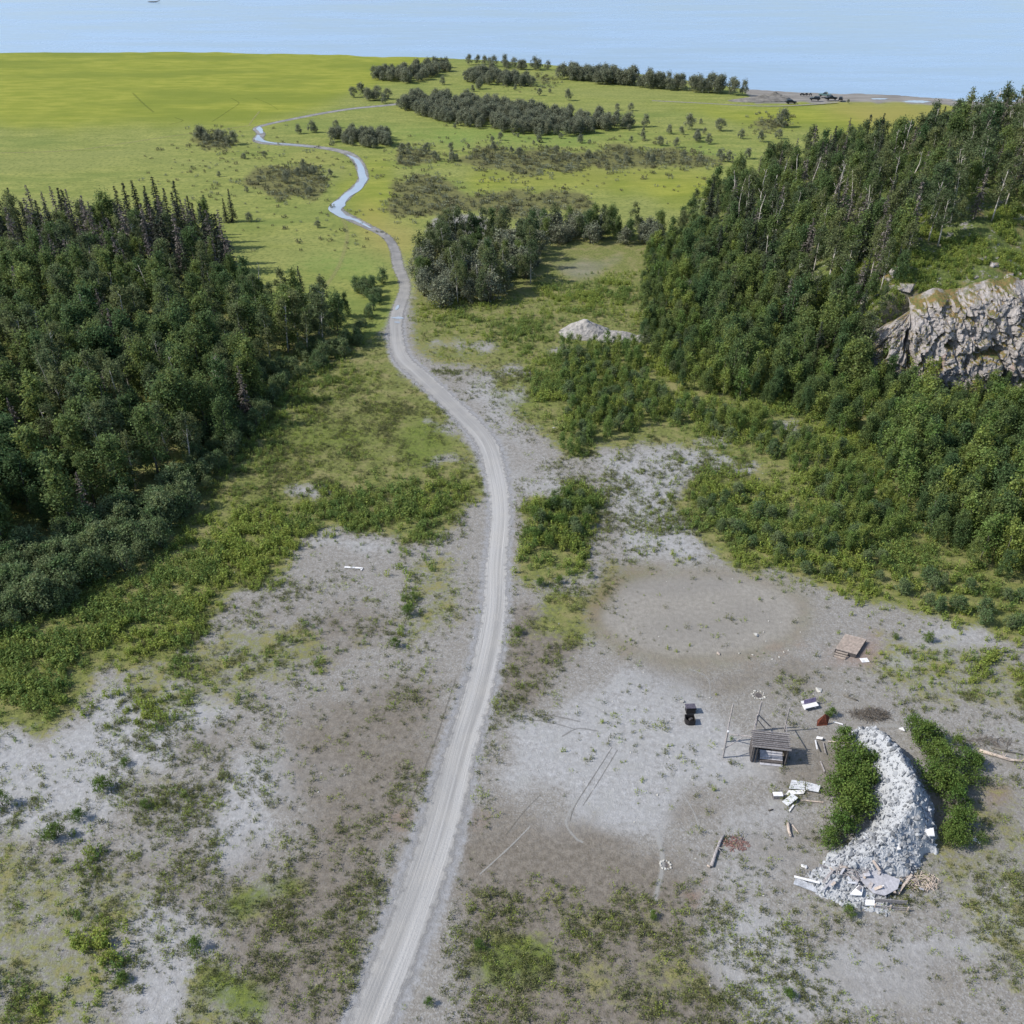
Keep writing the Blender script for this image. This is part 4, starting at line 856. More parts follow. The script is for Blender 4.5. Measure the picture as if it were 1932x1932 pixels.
# bare white stems (dead birches)
SN = []
for s in range(4):
    r = np.random.default_rng(1000 + s); b = MB(); h = 8.5; pts_ = [Vector((r.normal() * .06 * k, r.normal() * .06 * k, h * k / 4)) for k in range(5)]; b.tube(pts_, [.15, .13, .10, .07, .02], 6)
    for k in range(6):
        z = h * (.45 + .5 * r.random()); i = min(3, int(z / h * 4)); f = z / h * 4 - i; p = pts_[i].lerp(pts_[i + 1], f); a = r.random() * 6.28; L = .3 + .6 * r.random(); b.tube([p, p + Vector((math.cos(a) * L * .6, math.sin(a) * L * .6, L * .45)), p + Vector((math.cos(a) * L, math.sin(a) * L, L))], [.05, .035, .01], 4)
    me = b.mesh('bare_stem', True); me.materials.append(M['white_bark']); SN.append(me)
def snag(X, Y, s, label, group):
    o = bpy.data.objects.new('bare_birch', SN[int(random.random() * 4)]); C.objects.link(o); o.location = (X, Y, gz(X, Y) - .2); o.scale = (s, s, s); o.rotation_euler = ((random.random() - .5) * .25, (random.random() - .5) * .25, random.random() * 6.28); tag(o, label, 'tree', group)
r_ = random.Random(5)
for _ in range(34):
    X = r_.uniform(56, 118); Y = r_.uniform(195, 245); snag(X, Y, r_.uniform(1.15, 1.6), 'bare white birch stem standing among the trees of the hill', 'bare white stems on the hill')
for x, y in ((100, 470), (140, 510), (228, 600), (292, 590), (190, 480), (340, 760), (420, 780), (430, 790), (490, 560), (40, 520), (250, 480), (360, 470), (180, 640), (280, 480)):
    p = at(x, y); snag(p.x, p.y, r_.uniform(1.0, 1.35), 'bare white birch stem standing among the left wood', 'bare white stems in the left wood')
for x, y in ((860, 545), (905, 560), (940, 560), (880, 500)): p = at(x, y); snag(p.x, p.y, .95, 'bare pale stem in the clump right of the track bend', 'bare stems in the clump')

# ------------------------------------------------------------ uncountable ground plants
def field(ch, n, x0=-160, x1=160, y0=34, y1=230, pw=1.):
    X = rng.uniform(x0, x1, n); Y = y0 + (y1 - y0) * rng.random(n)
    m = visible(X, Y, 0, 60) & (rng.random(n) < samp(ch, X, Y) ** pw * (.25 + 1.2 * sst(.42, .6, fbm(X / 2.6, Y / 2.6, 91, 3))) * (.35 + 1.0 * sst(.40, .56, fbm(X / 11, Y / 11, 93, 3)))) & (road_dist(X, Y) > .6) & (hill(X, Y) < .5)
    return X[m], Y[m]
X, Y = field('d_weed', 150000, x0=-110, x1=115, pw=1.1); n = len(X); print('weeds', n)
gm = fbm(X / 9, Y / 9, 95, 3); sc_ = (.4 + .9 * rng.random(n)) * (.45 + .75 * samp('d_weed', X, Y))
scatter('tall_weeds', 'tall_weed', np.stack([X, Y, X * 0 - .03], 1), rng.random(n) * 6.28, sc_, np.clip((gm * 9 - 2 + rng.random(n) * 1.5).astype(int), 0, 4), 'leafy green weeds and fireweed crowding the ground', 'weeds')
X, Y = field('d_low', 200000, x0=-75, x1=75, y1=160); n = len(X); print('low', n)
scatter('low_weeds', 'low_weed', np.stack([X, Y, X * 0 - .02], 1), rng.random(n) * 6.28, .5 + 1.4 * rng.random(n) ** 2.5, rng.integers(0, 4, n), 'small tufts of weed dotted over the gravel', 'weeds')
X, Y = field('green', 90000, x0=-95, x1=110, y1=200, pw=.8); n = len(X); print('grass', n)
scatter('grass_tufts', 'low_weed', np.stack([X, Y, X * 0 - .02], 1), rng.random(n) * 6.28, .5 + 1.0 * rng.random(n) ** 2, np.clip((fbm(X / 7, Y / 7, 99, 3) * 8 - 2.2 + rng.random(n)).astype(int), 0, 3), 'short grass and herb tufts covering the green ground', 'grass')
# rock outcrops on the slope above the cliff
X = rng.uniform(66, 140, 700); Y = 153.5 + 17 * rng.random(700) ** 1.8; hz = hill(X, Y); m = (hz > 10) & (fbm(X / 5, Y / 5, 107, 3) > .47); X, Y, hz = X[m], Y[m], hz[m]; n = len(X)
OUT = [rock_mesh(950 + k) for k in range(5)]
for m_ in OUT: m_.materials.append(M['cliffrock'])
pcoll('outcrop', OUT); scatter('rock_outcrops', 'outcrop', np.stack([X, Y, hz - .15], 1), rng.random(n) * 6.28, .35 + 1.5 * rng.random(n) ** 2.5, rng.integers(0, 5, n), 'grey rock outcrops breaking through the slope above the cliff', 'rocks')
# hill grass slope and cliff ledges
X = rng.uniform(56, 150, 16000); Y = rng.uniform(146, 184, 16000); hz = hill(X, Y); m = ((hz > 14.5) | ((X < 76) & (Y - 150 > (X - 66) * .3) & (hz > .5))) & ((fbm(X / 4, Y / 4, 97, 3) > .46) | (X < 76)); X, Y, hz = X[m], Y[m], hz[m]; n = len(X)
scatter('hill_weeds', 'tall_weed', np.stack([X, Y, hz - .1], 1), rng.random(n) * 6.28, .4 + .8 * rng.random(n), rng.integers(0, 5, n), 'low green plants on the slope above the cliff', 'weeds')
# dark scrub on the meadow
NS = 60000; X = rng.uniform(-130, 190, NS); Y = rng.uniform(230, 520, NS); m = visible(X, Y, 0, 40) & (rng.random(NS) < samp('scrub', X, Y) * (.35 + .6 * (fbm(X / 6, Y / 9, 98, 3) > .5))); X, Y = X[m], Y[m]; n = len(X); print('scrub', n)
scatter('meadow_scrub', 'scrub_tuft', np.stack([X, Y, X * 0], 1), rng.random(n) * 6.28, .4 + .9 * rng.random(n) ** 2, rng.integers(0, 3, n), 'low dark olive scrub spreading over the meadow', 'scrub')
# stones lying on the gravel
X = rng.uniform(-45, 55, 5000); Y = rng.uniform(35, 130, 5000); m = visible(X, Y, 0, 30) & (rng.random(5000) < .08 + .35 * samp('pale', X, Y)) & (road_dist(X, Y) > .2); X, Y = X[m], Y[m]; n = len(X)
scatter('scattered_stones', 'small_stone', np.stack([X, Y, X * 0 + .01], 1), rng.random(n) * 6.28, .025 + .10 * rng.random(n) ** 4, rng.integers(0, 5, n), 'small loose stones over the gravel', 'stones')


# ------------------------------------------------------------ rubble heap
ridge = [(1640, 1404, 2.4, 2.4), (1656, 1428, 3.2, 2.8), (1680, 1466, 3.8, 2.9), (1702, 1520, 4.2, 3.1), (1706, 1568, 3.7, 3.3), (1672, 1608, 2.4, 3.0), (1610, 1640, 1.3, 2.7), (1560, 1668, .6, 2.0), (1650, 1690, .5, 2.2)]
RG = [(at(a, b).x, at(a, b).y, c, d) for a, b, c, d in ridge]
def heap(X, Y):
    best = np.zeros(np.shape(X))
    for i in range(len(RG) - 1):
        a, b = RG[i], RG[i + 1]; dx, dy = b[0] - a[0], b[1] - a[1]; L2 = dx * dx + dy * dy
        u = np.clip(((X - a[0]) * dx + (Y - a[1]) * dy) / L2, 0, 1); d = np.hypot(X - a[0] - u * dx, Y - a[1] - u * dy); h = a[2] + u * (b[2] - a[2]); wd = a[3] + u * (b[3] - a[3])
        wd = wd * (.68 + .45 * fbm(X / 1.3, Y / 1.3, 101, 3)); best = np.maximum(best, h * np.clip(1.04 - d / wd, 0, 1) ** .85)
    return best * (.85 + .3 * fbm(X / .9, Y / .9, 103, 3)) 
bx0 = min(r[0] for r in RG) - 4; bx1 = max(r[0] for r in RG) + 4; by0 = min(r[1] for r in RG) - 4; by1 = max(r[1] for r in RG) + 4
gxx, gyy = np.meshgrid(np.arange(bx0, bx1, .14), np.arange(by0, by1, .14)); hz = heap(gxx, gyy); Zr = hz - .12 + (rng.random(hz.shape) - .5) * .10
nx, ny = gxx.shape[1], gxx.shape[0]; ii = (np.arange(ny - 1)[:, None] * nx + np.arange(nx - 1)[None]).ravel(); Fq = np.stack([ii, ii + 1, ii + nx + 1, ii + nx], 1)
keep = hz.ravel()[Fq].max(1) > .04; Vh = np.stack([gxx, gyy, Zr], -1).reshape(-1, 3); Fq = Fq[keep]
TV = [Vh]; TF = [np.concatenate([Fq[:, :3], Fq[:, [0, 2, 3]]])]; off = len(Vh)
RV = [(np.array([v.co[:] for v in m.vertices]), np.array([p.vertices[:] for p in m.polygons])) for m in ROCKS]
n = 14000; X = rng.uniform(bx0, bx1, n); Y = rng.uniform(by0, by1, n); hzz = heap(X, Y); m = (hzz > .06) | ((hzz > 0) & (rng.random(n) < .3)); X, Y, hzz = X[m], Y[m], hzz[m]
for i in range(len(X)):
    v, f = RV[int(rng.integers(0, 7))]; sc_ = .04 + .38 * rng.random() ** 5.5; 
    if hzz[i] < .5: sc_ *= .8
    e = Euler(tuple(rng.uniform(0, 6.28, 3))).to_matrix(); sq = v * np.array([1, .8, .55 + .5 * rng.random()]) * sc_
    TV.append(sq @ np.array(e).T + np.array([X[i], Y[i], hzz[i] - .05])); TF.append(f + off); off += len(v)
rub = np_mesh('rubble_heap', np.concatenate(TV), np.concatenate(TF), 3); t = NT('broken_rubble'); P = t.coord('Object'); a = t.noise(P, .35, 4, .6); b = t.noise(P, 5, 4, .7); geo = t.n('ShaderNodeNewGeometry')
c = t.mix(geo.outputs['Random Per Island'], (.14, .15, .165), (.48, .50, .53)); c = t.mix(t.rng(a, .45, .65, 0, .3), c, (.42, .44, .47)); c = t.mix(t.rng(b, .5, .75, 0, .4), c, (.20, .21, .23)); t.col(c); t.bump(b, .6, .1); M['rubble2'] = t.m
tag(link('rubble_heap', rub, t.m), 'long curved heap of broken pale grey rubble between green bushes', 'rubble', kind='stuff')

def stone(x, y, r, label, mat='stone', z=None, flat=.7, group=None, rz=None):
    o = bpy.data.objects.new('boulder', ROCKS[int(random.random() * 7)].copy()); C.objects.link(o); o.data.materials.clear(); o.data.materials.append(M[mat])
    p = at(x, y); zz = float(heap(np.array([p.x]), np.array([p.y]))[0]) if z is None else z
    o.location = (p.x, p.y, zz + r * flat * .45); o.scale = (r, r * .8, r * flat); o.rotation_euler = (.2, .1, random.random() * 6 if rz is None else rz); return tag(o, label, 'rock', group)
stone(1426, 1199, .42, 'pale boulder lying inside the gravel circle, largest one there'); stone(1355, 1234, .32, 'tan and dark boulder at the lower rim of the gravel circle', 'pale_wood')
stone(1545, 1303, .48, 'cream boulder with dark side standing behind the bench'); stone(1287, 1324, .3, 'slim white stone leaning beside the closed black bin', flat=1.5)
stone(1364, 1413, .22, 'round white stone left of the timber frame'); stone(1635, 1509, .5, 'smooth white boulder on the left flank of the rubble heap', 'white', flat=1.2)
stone(1702, 1378, .42, 'white boulder at the far end of the rubble heap', 'white'); stone(1843, 1587, .42, 'flat white slab right of the lowest bush by the rubble', 'white', flat=.3); stone(1517, 1636, .33, 'pale block at the left foot of the rubble heap', 'white')
stone(1340, 1317, .17, 'little white stone between the bins and the stone ring'); stone(1441, 1193, .15, 'small stone beside the pale boulder in the gravel circle'); stone(1045, 808, .35, 'lone white stone beyond the track fork')
stone(1228, 1720, .14, 'tiny white stone on the gravel below the stone ring'); stone(1396, 1785, .3, 'pale flat stone on the gravel at bottom right', flat=.4); stone(1408, 1798, .22, 'smaller flat stone beside the pale flat stone at bottom right', flat=.4)
for x, y in ((1457, 1244), (1470, 1240), (1479, 1231), (1510, 1193), (1450, 1172), (1395, 1233), (1420, 1236), (1487, 1227), (1560, 1258), (1535, 1310), (1312, 1620), (1440, 1690), (1463, 1815), (1490, 1850), (1340, 1860), (1240, 1500), (1190, 1420), (1385, 1415), (1350, 1310)):
    stone(x, y, .10 + .07 * random.random(), 'fist sized loose stone on the open clearing', group='loose stones on the clearing')
for x, y, r in ((1720, 1540, .33), (1690, 1520, .3), (1660, 1560, .32), (1640, 1590, .34), (1620, 1600, .3), (1600, 1625, .36), (1570, 1640, .3), (1675, 1600, .3), (1735, 1600, .4), (1705, 1610, .3), (1745, 1585, .34), (1650, 1540, .3)):
    stone(x, y, r, 'bigger angular block sitting on the rubble heap', 'rubble2', group='blocks on the rubble heap', flat=.8)
def ring(x, y, R_, n, label):
    p = at(x, y); o = empty('stone_ring', p, 0, label, 'fire ring')
    for k in range(n):
        a = 2 * math.pi * k / n; q = bpy.data.objects.new('stone', ROCKS[k % 7]); C.objects.link(q); q.parent = o; rj = R_ * (.75 + .4 * random.random()); q.location = (math.cos(a) * rj, math.sin(a) * rj, .05); r = .09 + .10 * random.random(); q.scale = (r, r, r * .9); q.rotation_euler = (0, 0, k)
    b = MB(); b.add([(0, 0, .012)] + [(math.cos(k * .35) * R_ * .55, math.sin(k * .35) * R_ * .55, .008) for k in range(18)], [(0, k + 1, (k + 1) % 18 + 1) for k in range(18)]); b.build('ash', M['dark_wood'], o)
ring(1431, 1312, .68, 13, 'ring of pale stones behind the timber frame'); ring(1255, 1632, .5, 11, 'small ring of stones on the gravel left of the log')

# ------------------------------------------------------------ timber frame with plank shelter
def z3(x, y, z=0): return src(1520 + x / 5.367, 1560 + y / 5.367, z)
O = z3(1060, 965); sh = empty('timber_shelter', O, 0, 'open timber shelter with slatted plank roof and tall bare posts', 'shelter')
def lo(v): return Vector(v) - O
fl = lo(z3(1052, 968)); fr = lo(z3(1462, 1010)); ax = (fr - fl); wd = ax.length; ax.normalize(); ay = Vector((-ax.y, ax.x, 0)); DP = 1.75; HF = 2.45; HB = 2.6
P0 = lambda u, v, z: fl + ax * u + ay * v + Vector((0, 0, z))
for u, v, h in ((.05, 0, HF), (wd, 0, HF), (.0, DP, HB), (wd, DP, HB), (.35, 0, HF - .3)): MB().beam(P0(u, v, 0), P0(u, v, h), .13).build('post', M['dark_wood'], sh, bevel=.015)
np_ = 9
for k in range(np_):
    v = -.12 + (DP + .25) * k / (np_ - 1); j = random.uniform(-.12, .12); z = HF + (HB - HF) * v / DP + .07
    MB().beam(P0(-.25 + j, v, z + random.uniform(0, .03)), P0(wd + .25 + j, v + random.uniform(-.05, .05), z - .05 + random.uniform(0, .04)), .045, .19 if k not in (3,) else .12).build('roof_plank', M['wood'], sh)
for v in (0.02, DP - .02): MB().beam(P0(0, v, HF + .0), P0(wd, v, HF - .02), .09, .12).build('beam', M['dark_wood'], sh)
b = MB()
for k in range(12): z = .12 + k * .2; b.beam(P0(wd + .09, 0, z), P0(wd + .09, DP, z), .03, .17)
b.build('side_wall', M['char'], sh); b = MB()
for k in range(12): z = .12 + k * .2; b.beam(P0(-.09, .05, z), P0(-.09, DP, z), .03, .17)
b.build('side_wall', M['dark_wood'], sh); b = MB()
for k in range(12): z = .12 + k * .2; b.beam(P0(0, DP + .09, z), P0(wd, DP + .09, z), .03, .185)
b.build('back_wall', M['dark_wood'], sh)
for i in range(2):
    for j in range(2):
        u = .85 + i * 1.18; v = -.25 + j * .68; c0 = P0(u + .57, v + .3, .24 + j * .40); MB().box(c0, (1.15, .76, .05), (R(30), 0, math.atan2(ax.y, ax.x))).build('floor_panel', M['concrete'], sh, bevel=.01)
b = MB(); b.box(P0(2.0, .45, .2), (2.3, 1.1, .36), (0, 0, math.atan2(ax.y, ax.x))); b.build('panel_base', M['dark_wood'], sh)
def post(bx, by, h, w_=.13, dxx=0, dyy=0, nm='post', cap=False):
    p = lo(z3(bx, by)); MB().beam(p, p + Vector((dxx, dyy, h)), w_).build(nm, M['wood'], sh, bevel=.015); return p
pA = post(706, 915, 3.9, .14); pB = post(732, 722, 5.6, .13, .12, .1); pC = post(1092, 582, 4.4, .14, .12, 0); pD = post(1086, 590, 2.5, .16); pE = post(1455, 592, 3.6, .12)
Z = Vector((0, 0, 1))
MB().box(pA + Z * 3.95, (.17, .17, .16)).build('post_cap', M['white'], sh)
MB().beam(pB + Z * 1.25, P0(0, DP - .3, 2.2), .09).build('rail', M['wood'], sh)
MB().beam(pA + Z * 1.5 + Vector((.05, 0, 0)), pA + Vector((2.0, .9, 2.15)), .08).build('brace', M['wood'], sh)
MB().beam(pA + Z * 2.9, pB + Z * 3.0, .08).build('rail', M['wood'], sh)
MB().beam(pC + Z * 2.5, pC + Vector((1.75, .3, .3)), .11).build('brace', M['wood'], sh); MB().beam(pC + Z * 1.8, pC + Vector((1.2, .15, .05)), .09).build('brace', M['wood'], sh)
MB().beam(pD + Z * 1.9, P0(.1, DP, HB), .1).build('rail', M['wood'], sh); MB().beam(pE + Z * 1.2, P0(wd, DP, HB), .08).build('rail', M['wood'], sh)

# wooden deck with steps
c0, c1, c2, c3 = at(1575, 1231), at(1617, 1242), at(1641, 1205), at(1598, 1197)
dk = empty('wooden_deck', c0, 0, 'low wooden deck platform with three steps at its near corner', 'deck'); q = lambda v: Vector(v) - c0
ax = (q(c1)).normalized(); wdt = 2.35; ay = Vector((.62, .78, 0)).normalized(); ay = (q(c3)).normalized(); ln = 3.3; HD = .55
Pd = lambda u, v, z: ax * u + ay * v + Vector((0, 0, z))
b = MB(); nb = 13
for k in range(nb):
    v = ln * (k + .5) / nb; b.beam(Pd(-.05, v, HD + .02), Pd(wdt + .05, v, HD + .02), .045, ln / nb * .93)
b.build('deck_boards', M['deck'], dk)
b = MB()
for (u0, v0, u1, v1) in ((0, 0, wdt, 0), (wdt, 0, wdt, ln), (0, ln, wdt, ln), (0, 0, 0, ln)):
    for z in (.12, .36): b.beam(Pd(u0, v0, z), Pd(u1, v1, z), .04, .2)
b.build('skirt', M['dark_wood'], dk)
for u in (0, wdt):
    for v in (0, ln): MB().beam(Pd(u, v, 0), Pd(u, v, HD - .02), .12).build('leg', M['dark_wood'], dk)
for k in range(3): MB().beam(Pd(.1, -.22 - .27 * k, HD - .14 - .16 * k), Pd(1.5, -.22 - .27 * k, HD - .14 - .16 * k), .04, .22).build('step', M['pale_wood'], dk)
for u in (.12, 1.48): MB().beam(Pd(u, 0, HD - .12), Pd(u, -.85, .03), .05, .14).build('stringer', M['dark_wood'], dk)
p = at(1631, 1246); o = MB().box((0, 0, .04), (.95, .7, .05)).build('white_board', M['white'], bevel=.01); o.location = p; o.rotation_euler = (0, .04, .15); tag(o, 'small white board flat on the gravel beside the deck', 'board')

# bench
p = at(1527, 1335); bn = empty('park_bench', p, .28, 'whitish concrete bench with purple backrest near the brush pile', 'bench')
MB().box((0, -.1, .45), (1.75, .62, .09)).build('seat', M['white'], bn, bevel=.02); MB().box((.08, .28, .78), (1.5, .07, .5), (R(-18), 0, 0)).build('backrest', M['purple'], bn, bevel=.02)
MB().box((0, .42, .62), (1.75, .35, .07), (R(12), 0, 0)).build('rear_shelf', M['white'], bn, bevel=.02)
for x in (-.62, .62): MB().box((x, .02, .2), (.14, .55, .4)).build('leg', M['white'], bn, bevel=.02)

# two burnt metal bins
p = at(1302, 1343); o = empty('metal_bin', p, .05, 'closed box shaped burnt metal bin with a flat dusty lid', 'bin')
MB().box((0, 0, .42), (1.05, .7, .72)).build('body', M['char'], o, bevel=.04); MB().box((-.03, .05, .84), (1.12, .82, .09), (R(-8), 0, 0)).build('lid', M['charlid'], o, bevel=.02); MB().box((.58, 0, .5), (.12, .4, .06)).build('handle', M['char'], o)
for x in (-.42, .42): MB().box((x, 0, .04), (.08, .6, .08)).build('foot', M['char'], o)
p = at(1301, 1364); o = empty('metal_bin', p, .05, 'open burnt metal bin with rounded front, nearer of the two bins', 'bin')
b = MB(); n = 10; prof = [(-.52, .38)] + [(-.52 + .5 * (1 - math.cos(a)), -.02 - .38 * math.sin(a)) for a in [math.pi / 2 * k / 5 for k in range(6)]] + [(.52, -.4), (.52, .38)]
for k in range(len(prof)):
    a, c_ = prof[k], prof[(k + 1) % len(prof)]; b.beam((a[0], a[1], .38), (c_[0], c_[1], .38), .04, .72) if False else b.add([(a[0], a[1], .02), (c_[0], c_[1], .02), (c_[0], c_[1], .72), (a[0], a[1], .72), (a[0] * .92, a[1] * .92, .72), (c_[0] * .92, c_[1] * .92, .72), (c_[0] * .92, c_[1] * .92, .1), (a[0] * .92, a[1] * .92, .1)], [(0, 1, 2, 3), (3, 2, 5, 4), (4, 5, 6, 7)])
b.add([(x * .92, y * .92, .1) for x, y in prof], [tuple(range(len(prof)))]); b.build('body', M['char'], o)
MB().box((.1, .1, .5), (.4, .22, .25), (.3, .2, .5)).build('scrap', M['dark_wood'], o); MB().box((0, .42, .62), (1.02, .05, .5), (R(-10), 0, 0)).build('lid', M['char'], o)

# scrap panels, crate, boards, logs
def z4(x, y): return src(1720 + x / 7.43, 1740 + y / 7.43)
def panel(name, quad, z, mat, label, th=.05, ribs=0, tilt=None, cat='panel', group=None):
    P_ = [z4(*a) for a in quad]; c = sum(P_, Vector()) / 4; b = MB(); zz = tilt or [z] * 4
    vs = [(p.x - c.x, p.y - c.y, zz[i]) for i, p in enumerate(P_)]; b.add(vs + [(v[0], v[1], v[2] + th) for v in vs], [(3, 2, 1, 0), (4, 5, 6, 7), (0, 1, 5, 4), (1, 2, 6, 5), (2, 3, 7, 6), (3, 0, 4, 7)])
    for k in range(ribs):
        u = (k + .5) / ribs; A = [Vector(vs[i]) for i in range(4)]; b.beam(A[0].lerp(A[3], u) + Vector((0, 0, th + .015)), A[1].lerp(A[2], u) + Vector((0, 0, th + .015)), .05, .03)
    o = b.build(name, M[mat]); o.location = c; return tag(o, label, cat, group)
panel('metal_sheet', [(600, 480), (870, 500), (875, 360), (650, 335)], .22, 'panel', 'left half of a large ribbed pale metal sheet by the bushes', ribs=5)
panel('metal_sheet', [(885, 505), (1100, 548), (1140, 435), (890, 372)], .26, 'panel', 'right half of a large ribbed pale metal sheet by the bushes', ribs=5)
panel('white_board', [(540, 575), (860, 560), (885, 500), (600, 500)], .12, 'white', 'white board sticking out from under the ribbed sheets', tilt=[.05, .12, .15, .1], cat='board')
panel('window_frame', [(490, 690), (590, 770), (750, 665), (650, 590)], .2, 'panel', 'tilted square pale panel lowest of the scrap sheets', tilt=[.1, .12, .45, .4])
c = z4(415, 630); o = empty('slatted_crate', c, 0, 'slatted crate with a white top at the left end of the scrap', 'crate')
MB().box((0, .18, .52), (.95, .5, .06)).build('lid', M['white'], o); b = MB()
for k in range(7): b.box((-.42 + k * .14, -.05, .26), (.09, .03, .48))
b.build('slats', M['wood'], o); b = MB(); b.box((-.45, .2, .26), (.03, .45, .5)); b.box((.45, .2, .26), (.03, .45, .5)); b.box((0, .4, .26), (.93, .03, .5)); b.build('sides', M['dark_wood'], o)
def board(x0, y0, x1, y1, w_, mat, label, z=.08, z1=None, group=None, name='loose_board', th=.05, cat='board'):
    a = at(x0, y0, 0); b_ = at(x1, y1, 0); c = (a + b_) / 2; z1 = z if z1 is None else z1
    d = b_ - a; q_ = MB(); n_ = Vector((-d.y, d.x, 0)).normalized() * w_ / 2; A = Vector((a.x - c.x, a.y - c.y, z)); B = Vector((b_.x - c.x, b_.y - c.y, z1)); up = Vector((0, 0, th))
    q_.add([A - n_, B - n_, B + n_, A + n_, A - n_ + up, B - n_ + up, B + n_ + up, A + n_ + up], [(3, 2, 1, 0), (4, 5, 6, 7), (0, 1, 5, 4), (1, 2, 6, 5), (2, 3, 7, 6), (3, 0, 4, 7)])
    o = q_.build(name, M[mat]); o.location = (c.x, c.y, float(heap(np.array([c.x]), np.array([c.y]))[0])); return tag(o, label, cat, group)
zd = lambda x, y: ((1720 + x / 7.43) * .826, (1740 + y / 7.43) * .826)
board(*zd(800, 660), *zd(1190, 700), .14, 'pale_wood', 'long pale board running into the left bushes below the sheets')
board(*zd(690, 740), *zd(610, 850), .16, 'white', 'short white strip below the tilted square panel')
board(*zd(1140, 0), *zd(1210, 180), .14, 'wood', 'grey board leading into the bushes above the sheets')
board(*zd(660, 1080), *zd(780, 1230), .12, 'pale_wood', 'split board lying beside the pale log stub')
board(650, 1071, 684, 1073, .3, 'white', 'white plank on the gravel at the far left clearing'); board(684, 1073, 681, 1077, .2, 'white', 'short end piece beside the far left white plank')
board(1562, 1400, 1600, 1405, .14, 'pale_wood', 'reddish board behind the left bushes', z1=.3); board(1538, 1398, 1540, 1420, .14, 'white', 'white upright strip above the grey board', z=.1, z1=.5); board(1553, 1402, 1556, 1425, .1, 'wood', 'thin grey strip beside the white upright strip', z1=.3)
board(1572, 1363, 1590, 1368, .16, 'white', 'white scrap beside the rusty sheet'); board(1540, 1393, 1551, 1397, .35, 'white', 'crumpled white scrap below the rusty sheet', z=.1, z1=.3)
# rusty sheet leaning
p = at(1553, 1370); o = MB().add([(-.7, 0, 0), (.5, .1, 0), (.7, .5, .9), (.05, .35, 1.5), (-.65, .3, .6), (-.7, .04, 0), (.5, .14, 0), (.7, .54, .9), (.05, .39, 1.5), (-.65, .34, .6)], [(0, 1, 2, 3, 4), (9, 8, 7, 6, 5), (0, 5, 6, 1), (1, 6, 7, 2), (2, 7, 8, 3), (3, 8, 9, 4), (4, 9, 5, 0)]).build('rusty_sheet', M['rust']); o.location = p; tag(o, 'rusty brown metal sheet propped up beyond the left bushes', 'sheet')
def log(P_, r, label, mat='bark', stubs=0, cat='log', name='fallen_log'):
    W = [at(x, y) for x, y in P_]; c = W[0]; b = MB(); pts = [w_ - c + Vector((0, 0, r)) for w_ in W]; b.tube(pts, [r * (1 - .35 * i / (len(W) - 1)) for i in range(len(W))], 9); b2 = MB()
    o = b.build(name, M[mat], None, True); o.location = c
    for k in range(stubs):
        u = random.random() * .9; i = min(len(pts) - 2, int(u * (len(pts) - 1))); p = pts[i].lerp(pts[i + 1], .5); d = Vector((random.uniform(-1, 1), random.uniform(-1, 1), random.uniform(.3, 1))).normalized(); MB().tube([p, p + d * .6], [.05, .02], 5).build('branch_stub', M[mat], o)
    return tag(o, label, cat)
log([(1342, 1636), (1350, 1612), (1358, 1590), (1366, 1578)], .17, 'thick weathered log pointing at the red wood chips', 'wood', 3)
log([(1340, 1637), (1334, 1634)], .12, 'sawn pale end piece at the near end of the thick log', 'pale_wood')
log([(1486, 1555), (1488, 1570), (1492, 1580)], .17, 'short pinkish log stub below the scrap panels', 'pale_wood', 1)
log([(1591, 1312), (1606, 1318), (1618, 1323)], .12, 'thin fallen branch on the gravel beyond the bench', 'bark', 3, 'branch'); 
log([(1846, 1418), (1880, 1428), (1905, 1436), (1950, 1440)], .2, 'long pale fallen log beyond the right bushes', 'pale_wood', 5)
log([(1870, 1412), (1930, 1425)], .1, 'thin branch lying behind the long pale log', 'bark', 3, 'branch'); log([(1450, 1530), (1458, 1528)], .08, 'short dark stick left of the scrap panels', 'dark_bark', 0, 'stick')
def sticks(name, x, y, rx, ry, n, L, r, mat, label, h=.5, cat='brush pile'):
    c = at(x, y); b = MB()
    for _ in range(n):
        a = random.random() * 6.28; q_ = math.sqrt(random.random()); p = Vector((math.cos(a) * q_ * rx, math.sin(a) * q_ * ry, random.random() * h * (1 - q_ * .8) + .04)); d = Vector((random.uniform(-1, 1), random.uniform(-1, 1), random.uniform(-.25, .35) * h * 2)).normalized() * L * random.uniform(.4, 1); e1 = p - d / 2; e2 = p + d / 2
        e1.z = max(.03, e1.z); e2.z = max(.03, e2.z); b.tube([e1, e2], [r, r * .5], 4)
    o = b.build(name, M[mat]); o.location = (c.x, c.y, .8 * float(heap(np.array([c.x]), np.array([c.y]))[0])); return tag(o, label, cat)
sticks('brush_pile', 1640, 1350, 2.2, .9, 220, 1.6, .02, 'twig', 'dark pile of dry brush behind the rubble heap', .9)
sticks('wood_chips', 1387, 1592, 1.3, .9, 120, .55, .03, 'redwood', 'spread of reddish split wood beside the thick log', .15, 'wood chips')
sticks('broken_sticks', 1735, 1664, 2.0, 1.0, 110, .9, .045, 'pale_wood', 'tangle of broken pale laths right of the rubble foot', .5, 'wood pieces')
sticks('broken_sticks', 1600, 1655, 1.5, .7, 40, 1.1, .05, 'wood', 'grey splintered laths on the left rubble foot', .5, 'wood pieces'); sticks('dry_brush', 1870, 1400, 2.4, .8, 90, 1.5, .018, 'twig', 'low dry brush behind the right bushes', .4)
